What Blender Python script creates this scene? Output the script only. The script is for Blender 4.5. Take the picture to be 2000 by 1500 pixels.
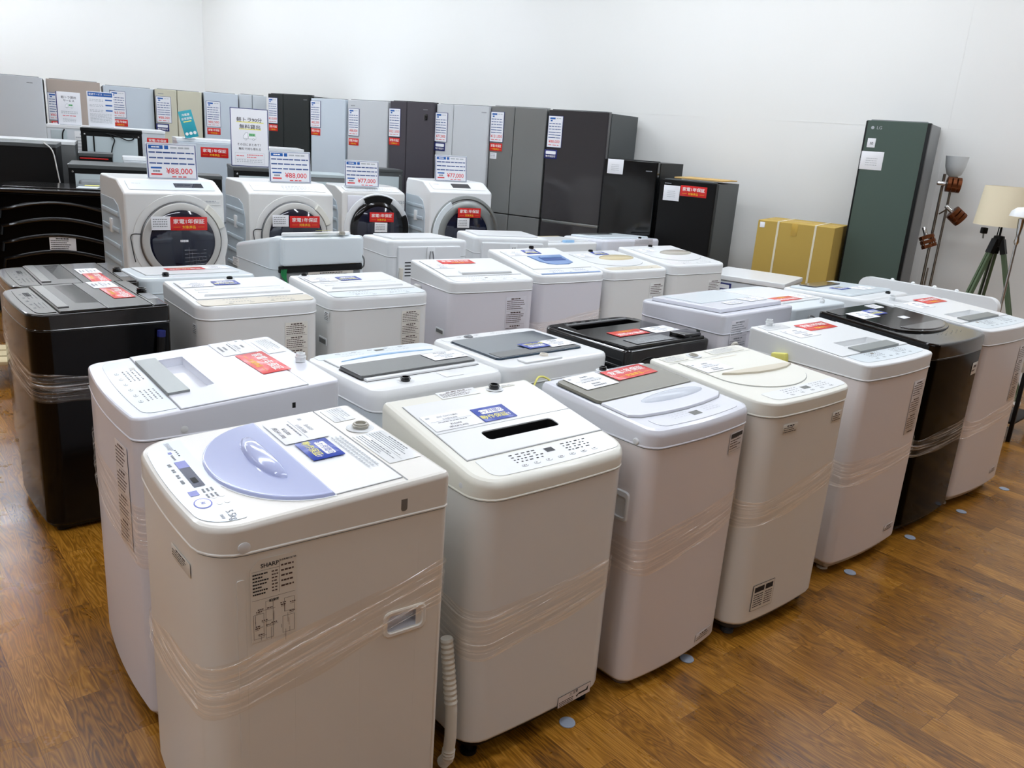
import bpy, math, random
from mathutils import Vector, Matrix, noise
from mathutils.geometry import tessellate_polygon
R = math.radians
rnd = random.Random(7)
sc = bpy.context.scene
for o in list(bpy.data.objects): bpy.data.objects.remove(o)
COL = sc.collection

# ---------------------------------------------------------------- camera, world, exposure
cam_d = bpy.data.cameras.new('camera'); cam = bpy.data.objects.new('camera', cam_d); COL.objects.link(cam)
PITCH, ROLL, CAMH = R(16.6188), R(-4.11467), 1.6810
fwd = Vector((0, math.cos(PITCH), -math.sin(PITCH))); up0 = Vector((0, math.sin(PITCH), math.cos(PITCH))); rt0 = Vector((1, 0, 0))
c_, s_ = math.cos(ROLL), math.sin(ROLL)
rt = rt0 * c_ - up0 * s_; up = rt0 * s_ + up0 * c_
cam.matrix_world = Matrix(((rt.x, up.x, -fwd.x, 0), (rt.y, up.y, -fwd.y, 0), (rt.z, up.z, -fwd.z, CAMH), (0, 0, 0, 1)))
cam_d.sensor_width = 36; cam_d.lens = 1610.21 / 2000 * 36; cam_d.clip_start = .05
sc.camera = cam
wd = bpy.data.worlds.new('world'); sc.world = wd; wd.use_nodes = True
wd.node_tree.nodes['Background'].inputs[0].default_value = (.9, .95, 1, 1)
wd.node_tree.nodes['Background'].inputs[1].default_value = .3
vs = sc.view_settings
vs.view_transform = 'Standard'; vs.look = 'None'; vs.gamma = 1; vs.use_curve_mapping = False; vs.exposure = -0.06
cy = sc.cycles
cy.max_bounces = 5; cy.diffuse_bounces = 3; cy.glossy_bounces = 3; cy.transmission_bounces = 3; cy.transparent_max_bounces = 8
cy.use_adaptive_sampling = True; cy.adaptive_threshold = .05
cy.caustics_reflective = False; cy.caustics_refractive = False
LIGHT = 21.            # strength of the ceiling tubes
CEIL = 3.9

# ---------------------------------------------------------------- materials
M = {}
def mat(name, col, rough=.4, metal=0., coat=0., spec=.5, emis=None, alpha=1., trans=0., bump=None, ior=1.45):
    m = bpy.data.materials.new(name); m.use_nodes = True
    nt = m.node_tree; b = nt.nodes['Principled BSDF']; i = b.inputs
    i['Base Color'].default_value = (*col, 1); i['Roughness'].default_value = rough; i['Metallic'].default_value = metal
    i['Coat Weight'].default_value = coat; i['Coat Roughness'].default_value = .08; i['Specular IOR Level'].default_value = spec
    i['Transmission Weight'].default_value = trans; i['Alpha'].default_value = alpha; i['IOR'].default_value = ior
    if emis: i['Emission Color'].default_value = (*emis[:3], 1); i['Emission Strength'].default_value = emis[3]
    if bump:
        sc_, st, dist = bump
        tc = nt.nodes.new('ShaderNodeTexCoord'); n = nt.nodes.new('ShaderNodeTexNoise'); n.inputs['Scale'].default_value = sc_; n.inputs['Detail'].default_value = 3
        bp = nt.nodes.new('ShaderNodeBump'); bp.inputs['Strength'].default_value = st; bp.inputs['Distance'].default_value = dist
        nt.links.new(tc.outputs['Object'], n.inputs['Vector']); nt.links.new(n.outputs['Fac'], bp.inputs['Height']); nt.links.new(bp.outputs[0], i['Normal'])
    M[name] = m; return m
def S(r, g, b):   # srgb 0..255 -> linear
    f = lambda c: (c/255/12.92) if c/255 <= .04045 else ((c/255+.055)/1.055)**2.4
    return (f(r), f(g), f(b))
mat('cab_white', S(230, 230, 227), .3, coat=.35, bump=(220, .02, .001))
mat('cab_pink', S(233, 226, 224), .3, coat=.35, bump=(220, .02, .001))
mat('cab_lilac', S(226, 224, 230), .3, coat=.2, bump=(220, .02, .001))
mat('cab_cream', S(231, 228, 220), .3, coat=.35, bump=(220, .02, .001))
mat('cab_cool', S(218, 226, 230), .32, coat=.15, bump=(220, .02, .001))
mat('pl_white', S(236, 238, 238), .3, coat=.2)
mat('pl_lilac', S(228, 230, 238), .22, coat=.3)
mat('pl_cool', S(224, 233, 237), .28, coat=.2)
mat('pl_cream', S(236, 235, 224), .3, coat=.2)
mat('pl_blue', S(222, 230, 238), .22, coat=.2)
mat('ring_grey', S(196, 195, 190), .3, coat=.2)
mat('pl_back', S(226, 229, 230), .45)
mat('lavender', S(182, 190, 226), .13, coat=.6)
mat('tan', S(214, 206, 186), .3)
mat('gold', S(205, 190, 150), .25, coat=.3)
mat('taupe', S(176, 172, 160), .25, coat=.3)
mat('handle_blue', S(118, 150, 200), .25, coat=.3)
mat('pale_blue', S(150, 190, 225), .3)
mat('silver', S(158, 162, 160), .42, metal=.85)
mat('silver_dk', S(120, 122, 124), .35, metal=.7)
mat('chrome', S(205, 205, 205), .15, metal=1)
mat('nickel', S(150, 140, 130), .22, metal=1)
mat('copper', S(110, 62, 34), .3, metal=.8)
mat('steel', S(170, 172, 170), .3, metal=.85, bump=(60, .03, .001))
mat('groove', S(150, 152, 152), .6)
mat('groove_dk', S(45, 46, 50), .5)
mat('black', S(10, 11, 13), .12, coat=.5)
mat('black_cab', S(4, 4, 5), .14, coat=.06, spec=.28)
mat('black_body', S(5, 5, 5), .12, spec=.15, ior=1.3)
mat('black_top', S(22, 20, 19), .14, coat=.35)
mat('black_matte', S(9, 9, 9), .45, spec=.3)
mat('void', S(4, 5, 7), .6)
mat('grey_dark', S(60, 60, 62), .45)
mat('base_grey', S(120, 112, 108), .5)
mat('base_white', S(196, 186, 172), .45)
mat('glass_dark', S(28, 36, 50), .06, coat=1)
mat('glass_teal', S(20, 52, 72), .05, coat=1)
mat('glass_khaki', S(128, 126, 114), .22, coat=.5)
mat('glass_smoke', S(96, 98, 98), .22, coat=.4)
mat('glass_grey', S(92, 90, 90), .15, coat=.8)
mat('glass_edge', S(60, 70, 80), .05, coat=1)
mat('paper', S(246, 247, 250), .5)
mat('paper_gloss', S(240, 241, 245), .25)
mat('label_beige', S(226, 220, 208), .4)
mat('label_clear', S(228, 224, 214), .35)
mat('red', S(222, 40, 38), .3, coat=.2)
mat('txt_white', S(250, 248, 244), .5)
mat('txt_yellow', S(250, 200, 40), .5)
mat('txt_black', S(32, 32, 36), .6)
mat('txt_brown', S(84, 66, 60), .6)
mat('txt_grey', S(135, 138, 142), .6)
mat('txt_lgrey', S(180, 184, 188), .6)
mat('txt_red', S(222, 62, 66), .6)
mat('blue', S(26, 62, 168), .3, coat=.2)
mat('blue_hdr', S(24, 92, 170), .5)
mat('blue_dash', S(58, 84, 140), .6)
mat('navy', S(32, 42, 110), .5)
mat('acrylic', S(225, 232, 240), .15, alpha=.55)
mat('teal', S(50, 165, 180), .45)
mat('green_pale', S(140, 205, 150), .6)
mat('yellow', S(240, 234, 130), .6)
mat('lcd', S(110, 112, 108), .2)
mat('violet', S(92, 98, 180), .25)
mat('navy_disp', S(28, 34, 66), .35)
mat('panel_grey', S(186, 198, 206), .35, coat=.1)
mat('door_white', S(214, 220, 224), .25, coat=.4)
mat('door_beige', S(190, 176, 164), .3, coat=.3)
mat('door_cream', S(212, 208, 186), .28, coat=.3)
mat('door_silver', S(205, 208, 210), .35, coat=.1)
mat('door_bluegrey', S(208, 218, 226), .28, coat=.3)
mat('door_grey', S(150, 152, 150), .3, metal=.6)
mat('door_charcoal', S(34, 39, 38), .4)
mat('door_plum', S(74, 70, 76), .35, coat=.1)
mat('door_mirror', S(58, 56, 58), .12, coat=.5)
mat('door_green', S(74, 90, 82), .45)
mat('frame_black', S(10, 12, 12), .4, spec=.3)
mat('side_grey', S(130, 132, 132), .4, metal=.4)
mat('side_dark', S(74, 78, 78), .45)
mat('back_grey', S(176, 188, 190), .45)
mat('galv', S(150, 156, 158), .45, metal=.5)
mat('cardboard', S(188, 158, 78), .85)
mat('cardboard_lt', S(208, 172, 110), .85)
mat('tape', S(196, 160, 70), .3)
mat('strap', S(230, 222, 196), .5)
mat('shade_cream', S(232, 220, 190), .8)
mat('shade_glass', S(236, 240, 240), .3, trans=.25)
mat('wood_green', S(84, 102, 74), .6)
mat('cord_grey', S(110, 112, 112), .5)
mat('cord_white', S(225, 225, 220), .5)
mat('hose_white', S(222, 218, 206), .45)
mat('pad', S(150, 158, 172), .9)
mat('pallet', S(206, 190, 150), .7)
mat('wire_green', S(20, 130, 70), .5)
mat('fixture', S(240, 240, 240), .5)
mat('wall_aisle', S(138, 124, 110), .8)  # unseen walls toned dark so glossy fronts reflect less light
mat('ceiling_m', S(232, 232, 228), .8)
mat('tube', S(255, 255, 255), .5, emis=(.90, .965, 1.06, LIGHT))
mat('glass_door', S(24, 28, 48), .05, coat=1)
mat('drum_steel', S(120, 122, 128), .3, metal=.8)

def film_material():
    m = bpy.data.materials.new('stretch_film'); m.use_nodes = True; nt = m.node_tree; N = nt.nodes; L = nt.links
    N.clear(); out = N.new('ShaderNodeOutputMaterial')
    tr = N.new('ShaderNodeBsdfTransparent'); tr.inputs[0].default_value = (.945, .92, .89, 1)
    gl = N.new('ShaderNodeBsdfGlossy'); gl.inputs['Roughness'].default_value = .16
    df = N.new('ShaderNodeBsdfDiffuse'); df.inputs[0].default_value = (.9, .89, .87, 1)
    uv = N.new('ShaderNodeUVMap'); mp = N.new('ShaderNodeMapping'); mp.inputs['Scale'].default_value = (3.2, 30, 1)
    L.new(uv.outputs[0], mp.inputs[0])
    ns = N.new('ShaderNodeTexNoise'); ns.inputs['Scale'].default_value = 1; ns.inputs['Detail'].default_value = 4; ns.inputs['Distortion'].default_value = .6
    L.new(mp.outputs[0], ns.inputs['Vector'])
    cr = N.new('ShaderNodeValToRGB'); cr.color_ramp.elements[0].position = .46; cr.color_ramp.elements[0].color = (.05,)*3+(1,); cr.color_ramp.elements[1].position = .68; cr.color_ramp.elements[1].color = (.42,)*3+(1,)
    L.new(ns.outputs['Fac'], cr.inputs[0]); L.new(cr.outputs[0], gl.inputs[0])
    ad = N.new('ShaderNodeAddShader'); L.new(tr.outputs[0], ad.inputs[0]); L.new(gl.outputs[0], ad.inputs[1])
    c2 = N.new('ShaderNodeValToRGB'); c2.color_ramp.elements[0].position = .58; c2.color_ramp.elements[0].color = (.02,)*3+(1,); c2.color_ramp.elements[1].position = .7; c2.color_ramp.elements[1].color = (.38,)*3+(1,)  # whitish diffuse streaks paint highlights along the wrinkles
    L.new(ns.outputs['Fac'], c2.inputs[0])
    mx = N.new('ShaderNodeMixShader'); L.new(c2.outputs[0], mx.inputs[0]); L.new(ad.outputs[0], mx.inputs[1]); L.new(df.outputs[0], mx.inputs[2])
    bp = N.new('ShaderNodeBump'); bp.inputs['Strength'].default_value = 1.0; bp.inputs['Distance'].default_value = .008
    L.new(ns.outputs['Fac'], bp.inputs['Height']); L.new(bp.outputs[0], gl.inputs['Normal'])
    L.new(mx.outputs[0], out.inputs[0]); M['film'] = m
film_material()

def clear_material():
    m = bpy.data.materials.new('clear_lid'); m.use_nodes = True; nt = m.node_tree; N = nt.nodes; L = nt.links
    N.clear(); out = N.new('ShaderNodeOutputMaterial')
    tr = N.new('ShaderNodeBsdfTransparent'); tr.inputs[0].default_value = (.45, .5, .55, 1)
    gl = N.new('ShaderNodeBsdfGlossy'); gl.inputs['Roughness'].default_value = .05; gl.inputs[0].default_value = (.9, .9, .9, 1)
    fr = N.new('ShaderNodeFresnel'); fr.inputs[0].default_value = 1.6
    mx = N.new('ShaderNodeMixShader'); L.new(fr.outputs[0], mx.inputs[0]); L.new(tr.outputs[0], mx.inputs[1]); L.new(gl.outputs[0], mx.inputs[2])
    L.new(mx.outputs[0], out.inputs[0]); M['clear'] = m
clear_material()

def floor_material():
    m = bpy.data.materials.new('wood_floor'); m.use_nodes = True; nt = m.node_tree; N = nt.nodes; L = nt.links
    b = N['Principled BSDF']
    g = N.new('ShaderNodeNewGeometry'); mp = N.new('ShaderNodeMapping'); mp.inputs['Rotation'].default_value = (0, 0, R(-131))
    L.new(g.outputs['Position'], mp.inputs[0])
    br = N.new('ShaderNodeTexBrick'); br.offset = .37; br.offset_frequency = 2; br.squash_frequency = 3; br.squash = .8
    i = br.inputs; i['Color1'].default_value = (0, 0, 0, 1); i['Color2'].default_value = (1, 1, 1, 1); i['Mortar'].default_value = (.5, .5, .5, 1)
    i['Scale'].default_value = 1; i['Mortar Size'].default_value = .0007; i['Brick Width'].default_value = .47; i['Row Height'].default_value = .098; i['Bias'].default_value = 0
    L.new(mp.outputs[0], br.inputs['Vector'])
    off = N.new('ShaderNodeVectorMath'); off.operation = 'MULTIPLY_ADD'; off.inputs[1].default_value = (13, 7, 5)
    L.new(br.outputs['Color'], off.inputs[0]); L.new(mp.outputs[0], off.inputs[2])
    m2 = N.new('ShaderNodeMapping'); m2.inputs['Scale'].default_value = (1.1, 9, 1); L.new(off.outputs[0], m2.inputs[0])
    n1 = N.new('ShaderNodeTexNoise'); n1.inputs['Scale'].default_value = 2.0; n1.inputs['Detail'].default_value = 2.5; n1.inputs['Distortion'].default_value = .35
    L.new(m2.outputs[0], n1.inputs['Vector'])
    mu = N.new('ShaderNodeMath'); mu.operation = 'MULTIPLY'; mu.inputs[1].default_value = 15; L.new(n1.outputs['Fac'], mu.inputs[0])
    fr = N.new('ShaderNodeMath'); fr.operation = 'PINGPONG'; fr.inputs[1].default_value = .5; L.new(mu.outputs[0], fr.inputs[0])
    m3 = N.new('ShaderNodeMapping'); m3.inputs['Scale'].default_value = (6, 170, 1); L.new(off.outputs[0], m3.inputs[0])
    n2 = N.new('ShaderNodeTexNoise'); n2.inputs['Scale'].default_value = 1.; n2.inputs['Detail'].default_value = 4; L.new(m3.outputs[0], n2.inputs['Vector'])
    a1 = N.new('ShaderNodeMath'); a1.operation = 'MULTIPLY_ADD'; a1.inputs[1].default_value = .75; L.new(fr.outputs[0], a1.inputs[0])
    a2 = N.new('ShaderNodeMath'); a2.operation = 'MULTIPLY'; a2.inputs[1].default_value = .55; L.new(n2.outputs['Fac'], a2.inputs[0]); L.new(a2.outputs[0], a1.inputs[2])
    a3 = N.new('ShaderNodeMath'); a3.operation = 'MULTIPLY_ADD'; a3.inputs[1].default_value = .38; L.new(br.outputs['Color'], a3.inputs[0]); L.new(a1.outputs[0], a3.inputs[2])
    cr = N.new('ShaderNodeValToRGB'); e = cr.color_ramp.elements
    e[0].position = .22; e[0].color = (*S(74, 43, 8), 1); e[1].position = 1.0; e[1].color = (*S(182, 128, 50), 1)
    x = e.new(.5); x.color = (*S(124, 79, 17), 1); x = e.new(.75); x.color = (*S(152, 101, 27), 1)
    L.new(a3.outputs[0], cr.inputs[0])
    mm = N.new('ShaderNodeMix'); mm.data_type = 'RGBA'; L.new(br.outputs['Fac'], mm.inputs[0]); L.new(cr.outputs[0], mm.inputs[6]); mm.inputs[7].default_value = (*S(90, 52, 20), 1)
    L.new(mm.outputs[2], b.inputs['Base Color'])
    n3 = N.new('ShaderNodeTexNoise'); n3.inputs['Scale'].default_value = 5; n3.inputs['Detail'].default_value = 5; L.new(mp.outputs[0], n3.inputs['Vector'])
    mr = N.new('ShaderNodeMapRange'); mr.inputs[3].default_value = .2; mr.inputs[4].default_value = .38; L.new(n3.outputs['Fac'], mr.inputs[0]); L.new(mr.outputs[0], b.inputs['Roughness'])
    bp = N.new('ShaderNodeBump'); bp.inputs['Strength'].default_value = .12; bp.inputs['Distance'].default_value = .001
    L.new(n2.outputs['Fac'], bp.inputs['Height']); L.new(bp.outputs[0], b.inputs['Normal'])
    b.inputs['Coat Weight'].default_value = .08; b.inputs['Coat Roughness'].default_value = .25
    M['floor'] = m
floor_material()

def wall_material():
    m = bpy.data.materials.new('wallpaper'); m.use_nodes = True; nt = m.node_tree; N = nt.nodes; L = nt.links
    b = N['Principled BSDF']; b.inputs['Roughness'].default_value = .7
    g = N.new('ShaderNodeNewGeometry'); n = N.new('ShaderNodeTexNoise'); n.inputs['Scale'].default_value = .8; n.inputs['Detail'].default_value = 4
    L.new(g.outputs['Position'], n.inputs['Vector'])
    cr = N.new('ShaderNodeValToRGB'); cr.color_ramp.elements[0].color = (*S(231, 231, 226), 1); cr.color_ramp.elements[1].color = (*S(237, 237, 234), 1)
    L.new(n.outputs['Fac'], cr.inputs[0]); L.new(cr.outputs[0], b.inputs['Base Color'])
    n2 = N.new('ShaderNodeTexNoise'); n2.inputs['Scale'].default_value = 90; n2.inputs['Detail'].default_value = 3; L.new(g.outputs['Position'], n2.inputs['Vector'])
    bp = N.new('ShaderNodeBump'); bp.inputs['Strength'].default_value = .08; bp.inputs['Distance'].default_value = .002; L.new(n2.outputs['Fac'], bp.inputs['Height']); L.new(bp.outputs[0], b.inputs['Normal'])
    M['wall'] = m
wall_material()

# ---------------------------------------------------------------- mesh building
def rr(w, d, rf=.05, rb=.02, bulge=0., n=5, cx=0., cy=0., inset=0.):
    """rounded rectangle outline, counter-clockwise, front is -y"""
    w -= 2*inset; d -= 2*inset; rf = max(rf-inset, .001); rb = max(rb-inset, .001)
    pts = []
    for (sx, sy, a0, r) in ((1, -1, -90, rf), (1, 1, 0, rb), (-1, 1, 90, rb), (-1, -1, 180, rf)):
        for k in range(n+1):
            a = R(a0 + 90*k/n)
            pts.append([sx*(w/2-r) + r*math.cos(a), sy*(d/2-r) + r*math.sin(a)])
    if bulge:
        m = 8
        x0, x1 = pts[-1][0], pts[0][0]
        for k in range(1, m): pts.append([x0+(x1-x0)*k/m, -d/2])
        for p in pts:
            if p[1] < -(d/2-rf)+1e-6:
                f = (-p[1]-(d/2-rf))/rf
                p[1] -= bulge*(1-(2*p[0]/w)**2)*f
    return [(x+cx, y+cy) for x, y in pts]
def ins(poly, e):
    """move a ccw polygon inward by e"""
    n = len(poly); out = []
    for i in range(n):
        a, b, c = Vector(poly[i-1]), Vector(poly[i]), Vector(poly[(i+1) % n])
        d1, d2 = (b-a), (c-b)
        if d1.length < 1e-9 or d2.length < 1e-9: out.append(tuple(b)); continue
        d1.normalize(); d2.normalize()
        n1, n2 = Vector((-d1.y, d1.x)), Vector((-d2.y, d2.x)); m = n1+n2
        if m.length < 1e-6: m = n1
        m.normalize(); k = e/max(.4, m.dot(n1))
        out.append((b.x+m.x*k, b.y+m.y*k))
    return out
class MB:
    def __init__(s): s.v = []; s.f = []; s.m = []; s.uv = {}
    def add(s, vs_, fs, mt):
        o = len(s.v); s.v += [tuple(p) for p in vs_]
        for f in fs: s.f.append([o+i for i in f]); s.m.append(mt)
    def loft(s, rings, mt, cap0=True, cap1=True, closed=True):
        n = len(rings[0]); v = [p for r_ in rings for p in r_]; f = []
        for k in range(len(rings)-1):
            for i in range(n if closed else n-1):
                j = (i+1) % n; f.append([k*n+i, k*n+j, (k+1)*n+j, (k+1)*n+i])
        if cap0: f.append(list(range(n))[::-1])
        if cap1: f.append([(len(rings)-1)*n+i for i in range(n)])
        s.add(v, f, mt)
    def rbox(s, x0, y0, z0, x1, y1, z1, mt, r=.004, b=None, n=2):
        b = r if b is None else b; w, d, cx, cy = x1-x0, y1-y0, (x0+x1)/2, (y0+y1)/2
        r = min(r, w/2.01, d/2.01); b = min(b, w/2.2, d/2.2, (z1-z0)/2.2)
        g = lambda e, z: [(x, y, z) for x, y in rr(w, d, r, r, 0, n, cx, cy, e)]
        s.loft([g(b, z0), g(b*.3, z0+b*.3), g(0, z0+b), g(0, z1-b), g(b*.3, z1-b*.3), g(b, z1)], mt)
    def prism(s, poly, z0, z1, mt, b=0., f3=None):
        f3 = f3 or (lambda x, y, z: (x, y, z))
        if b: rs = [(0, z0), (0, z1-b), (b*.3, z1-b*.3), (b, z1)]
        else: rs = [(0, z0), (0, z1)]
        s.loft([[f3(x, y, z) for x, y in (ins(poly, e) if e else poly)] for e, z in rs], mt)
    def tube(s, pts, r, mt, n=8, cap=True):
        pts = [Vector(p) for p in pts]; rings = []
        if 3 <= len(pts) <= 8 and not isinstance(r, (list, tuple)) and max((b-a).length for a, b in zip(pts, pts[1:])) > .03:
            q = [pts[0]]+pts+[pts[-1]]; sp = []          # round the bends of cords and hoses
            for i in range(1, len(q)-2):
                for k in range(6):
                    t = k/6; sp.append(.5*((2*q[i])+(q[i+1]-q[i-1])*t+(2*q[i-1]-5*q[i]+4*q[i+1]-q[i+2])*t*t+(3*q[i]-q[i-1]-3*q[i+1]+q[i+2])*t**3))
            pts = sp+[pts[-1]]
        t0 = (pts[1]-pts[0]).normalized(); nrm = t0.orthogonal().normalized()
        for i, p in enumerate(pts):
            t = (pts[min(i+1, len(pts)-1)]-pts[max(i-1, 0)]).normalized()
            nrm = (nrm - t*nrm.dot(t)).normalized(); bn = t.cross(nrm)
            rad = r[i] if isinstance(r, (list, tuple)) else r
            rings.append([tuple(p+(nrm*math.cos(a)+bn*math.sin(a))*rad) for a in [2*math.pi*k/n for k in range(n)]])
        s.loft(rings, mt, cap, cap)
    def lathe(s, prof, mt, c=(0, 0, 0), axis='z', n=24, cap=False, rot=None):
        """prof: (radius, height) along axis"""
        rings = []
        for r, h in prof:
            ring = []
            for k in range(n):
                a = 2*math.pi*k/n; x, y = r*math.cos(a), r*math.sin(a)
                p = Vector((x, y, h)) if axis == 'z' else (Vector((x, -h, y)) if axis == 'y' else Vector((h, x, y)))
                if rot: p = rot @ p
                ring.append((p.x+c[0], p.y+c[1], p.z+c[2]))
            rings.append(ring)
        if axis == 'y' or True:
            s.loft(rings, mt, cap, cap)
    def quad(s, a, b, c, d, mt): s.add([a, b, c, d], [[0, 1, 2, 3]], mt)
    def rect(s, x0, y0, x1, y1, z, mt): s.quad((x0, y0, z), (x1, y0, z), (x1, y1, z), (x0, y1, z), mt)
    def dashes(s, x0, x1, y, h, z, mt, lo=.01, hi=.03, gap=.004, rn=None):
        rn = rn or rnd; x = x0
        while x < x1-gap:
            e = min(x1, x+rn.uniform(lo, hi)); s.rect(x, y-h/2, e, y+h/2, z, mt); x = e+gap*rn.uniform(.6, 1.4)
    def text(s, body, x, y, size, mt, z=.001, bold=.0, align='CENTER', rot=0., xs=1., f3=None):
        v, f = text_mesh(body, align, bold)
        ca, sa = math.cos(rot), math.sin(rot)
        pts = [(x+(px*xs*ca-py*sa)*size, y+(px*xs*sa+py*ca)*size, z) for px, py in v]
        if f3: pts = [f3(*p) for p in pts]
        s.add(pts, f, mt)
    def build(s, name, parent=None, mw=None, sharp=32):
        me = bpy.data.meshes.new(name); me.from_pydata(s.v, [], s.f)
        keys = []
        for k in s.m:
            if k not in keys: keys.append(k)
        for k in keys: me.materials.append(M[k])
        idx = {k: i for i, k in enumerate(keys)}
        for p, k in zip(me.polygons, s.m): p.material_index = idx[k]
        me.shade_smooth()
        me.set_sharp_from_angle(angle=R(sharp))
        me.update()
        o = link(name, me, parent, mw)
        if name in ('cabinet', 'top_cover', 'lid', 'lid_front', 'lid_window', 'lid_rear', 'rear_panel', 'door', 'drawer', 'body', 'rear_cover', 'pressed_rib', 'control_panel', 'carton', 'knob_panel', 'lid_handle', 'base'):
            wn = o.modifiers.new('even_normals', 'WEIGHTED_NORMAL'); wn.keep_sharp = True; wn.weight = 80
        return o
def link(name, me, parent=None, mw=None):
    o = bpy.data.objects.new(name, me); COL.objects.link(o)
    if parent: o.parent = parent
    if mw is not None: o.matrix_local = mw
    return o
_tx = {}
CJK = None
def text_mesh(body, align, bold):
    k = (body, align, bold)
    if k in _tx: return _tx[k]
    cu = bpy.data.curves.new('t', 'FONT'); cu.body = body; cu.size = 1; cu.align_x = align; cu.align_y = 'CENTER'; cu.resolution_u = 2; cu.offset = bold
    o = bpy.data.objects.new('t', cu); COL.objects.link(o)
    dg = bpy.context.evaluated_depsgraph_get(); me = o.evaluated_get(dg).to_mesh()
    v = [(p.co.x, p.co.y) for p in me.vertices]; f = [list(p.vertices) for p in me.polygons]
    o.evaluated_get(dg).to_mesh_clear(); bpy.data.objects.remove(o); bpy.data.curves.remove(cu)
    _tx[k] = (v, f); return _tx[k]
def tag(o, label, cat, group=None, kind=None):
    if label: o['label'] = label
    if cat: o['category'] = cat
    if group: o['group'] = group
    if kind: o['kind'] = kind
    return o
def empty(name, loc, yaw, label, cat, group=None):
    o = bpy.data.objects.new(name, None); COL.objects.link(o); o.location = loc; o.rotation_euler = (0, 0, R(yaw)); o.empty_display_size = .1
    return tag(o, label, cat, group)
def struct(name, mb, **k):
    o = mb.build(name, **k); o['kind'] = 'structure'; return o

# ---------------------------------------------------------------- room shell
C0 = Vector((-4.586, 12.143)); UR = Vector((math.cos(R(-32)), math.sin(R(-32)))); UL = Vector((math.cos(R(28)), math.sin(R(28))))
PR = C0+UR*17.0; PL = C0-UL*9.5
room = [C0, PL, Vector((PL.x, -5.5)), Vector((PR.x, -5.5)), PR]
f = MB(); f.add([(p.x, p.y, 0) for p in room[::-1]], [[0, 1, 2, 3, 4]], 'floor'); struct('floor', f)
f = MB(); f.add([(p.x, p.y, CEIL) for p in room], [[0, 1, 2, 3, 4]], 'ceiling_m'); struct('ceiling', f)
def wall(name, a, b, t=.12, mt='wall'):
    d = (b-a).normalized(); n = Vector((-d.y, d.x))
    c = Vector((0, 3)) - a
    if n.dot(c) > 0: n = -n
    m = MB(); q = [a, b, b+n*t, a+n*t]
    m.loft([[(p.x, p.y, z) for p in q] for z in (0, CEIL)], mt); return struct(name, m)
wall('wall_right', C0, PR); wall('wall_left', PL, C0); wall('wall_far_left', room[2], PL); wall('wall_behind', room[3], room[2], mt='wall_aisle'); wall('wall_far_right', PR, room[3], mt='wall_aisle')
NR = Vector((UR.y, -UR.x))*-1       # into the wall
NR = Vector((-UR.y, UR.x))          # away from the room
def strip_on_wall(name, p0, u, n, s0, s1, z0, z1, t=.004, mt='wall'):
    m = MB(); a = p0+u*s0; b = p0+u*s1; q = [a, b, b-n*t, a-n*t]
    m.loft([[(p.x, p.y, z) for p in q[::-1]] for z in (z0, z1)], mt); return struct(name, m)
strip_on_wall('trim_1', C0, UR, NR, 0.02, 16.9, 1.991, 2.0, .001)
strip_on_wall('trim_2', C0, UR, NR, 9.42, 9.435, .1, CEIL, .002)
strip_on_wall('baseboard_right', C0, UR, NR, .02, 16.9, 0, .07, .01, 'pl_back')
strip_on_wall('baseboard_left', PL, UL, Vector((-UL.y, UL.x)), .02, 9.4, 0, .07, .01, 'pl_back')

# ceiling lights: long rows of tubes
def on_r(s_, off): p = C0+UR*s_-NR*off; return p.x, p.y, -32
NL = Vector((-UL.y, UL.x))
def on_l(s_, off): p = C0-UL*s_-NL*off; return p.x, p.y, 28
for x, y, yw in (on_r(3.4, 1.3), on_r(8.0, 1.3), on_r(12.6, 1.3), on_r(4.6, 3.6), on_r(9.4, 3.6), on_l(4.2, 1.4), on_l(7.6, 3.6), (-3.9, 4.6, 28), (-4.9, .6, 28), (-.2, 1.6, 28), (-2.6, -1.8, 28), (2.8, -2.4, 28), on_l(1.9, 1.4)):  # tubes behind the camera and one by the left wall added to brighten
    L_ = 4.0
    root = empty('ceiling_light', (x, y, CEIL), yw, 'long white ceiling tube light above the shop floor', 'ceiling light', 'rows of ceiling tube lights')
    m = MB(); m.rbox(-L_/2, -.14, -.06, L_/2, .14, -.001, 'fixture', .01); m.build('light_housing', root)
    m = MB(); x0, y0 = L_/2-.05, .1; m.loft([[(a, b, z) for a, b in ((-x0, -y0), (x0, -y0), (x0, y0), (-x0, y0))] for z in (-.085, -.0605)], 'tube'); m.build('light_tube', root)

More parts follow.
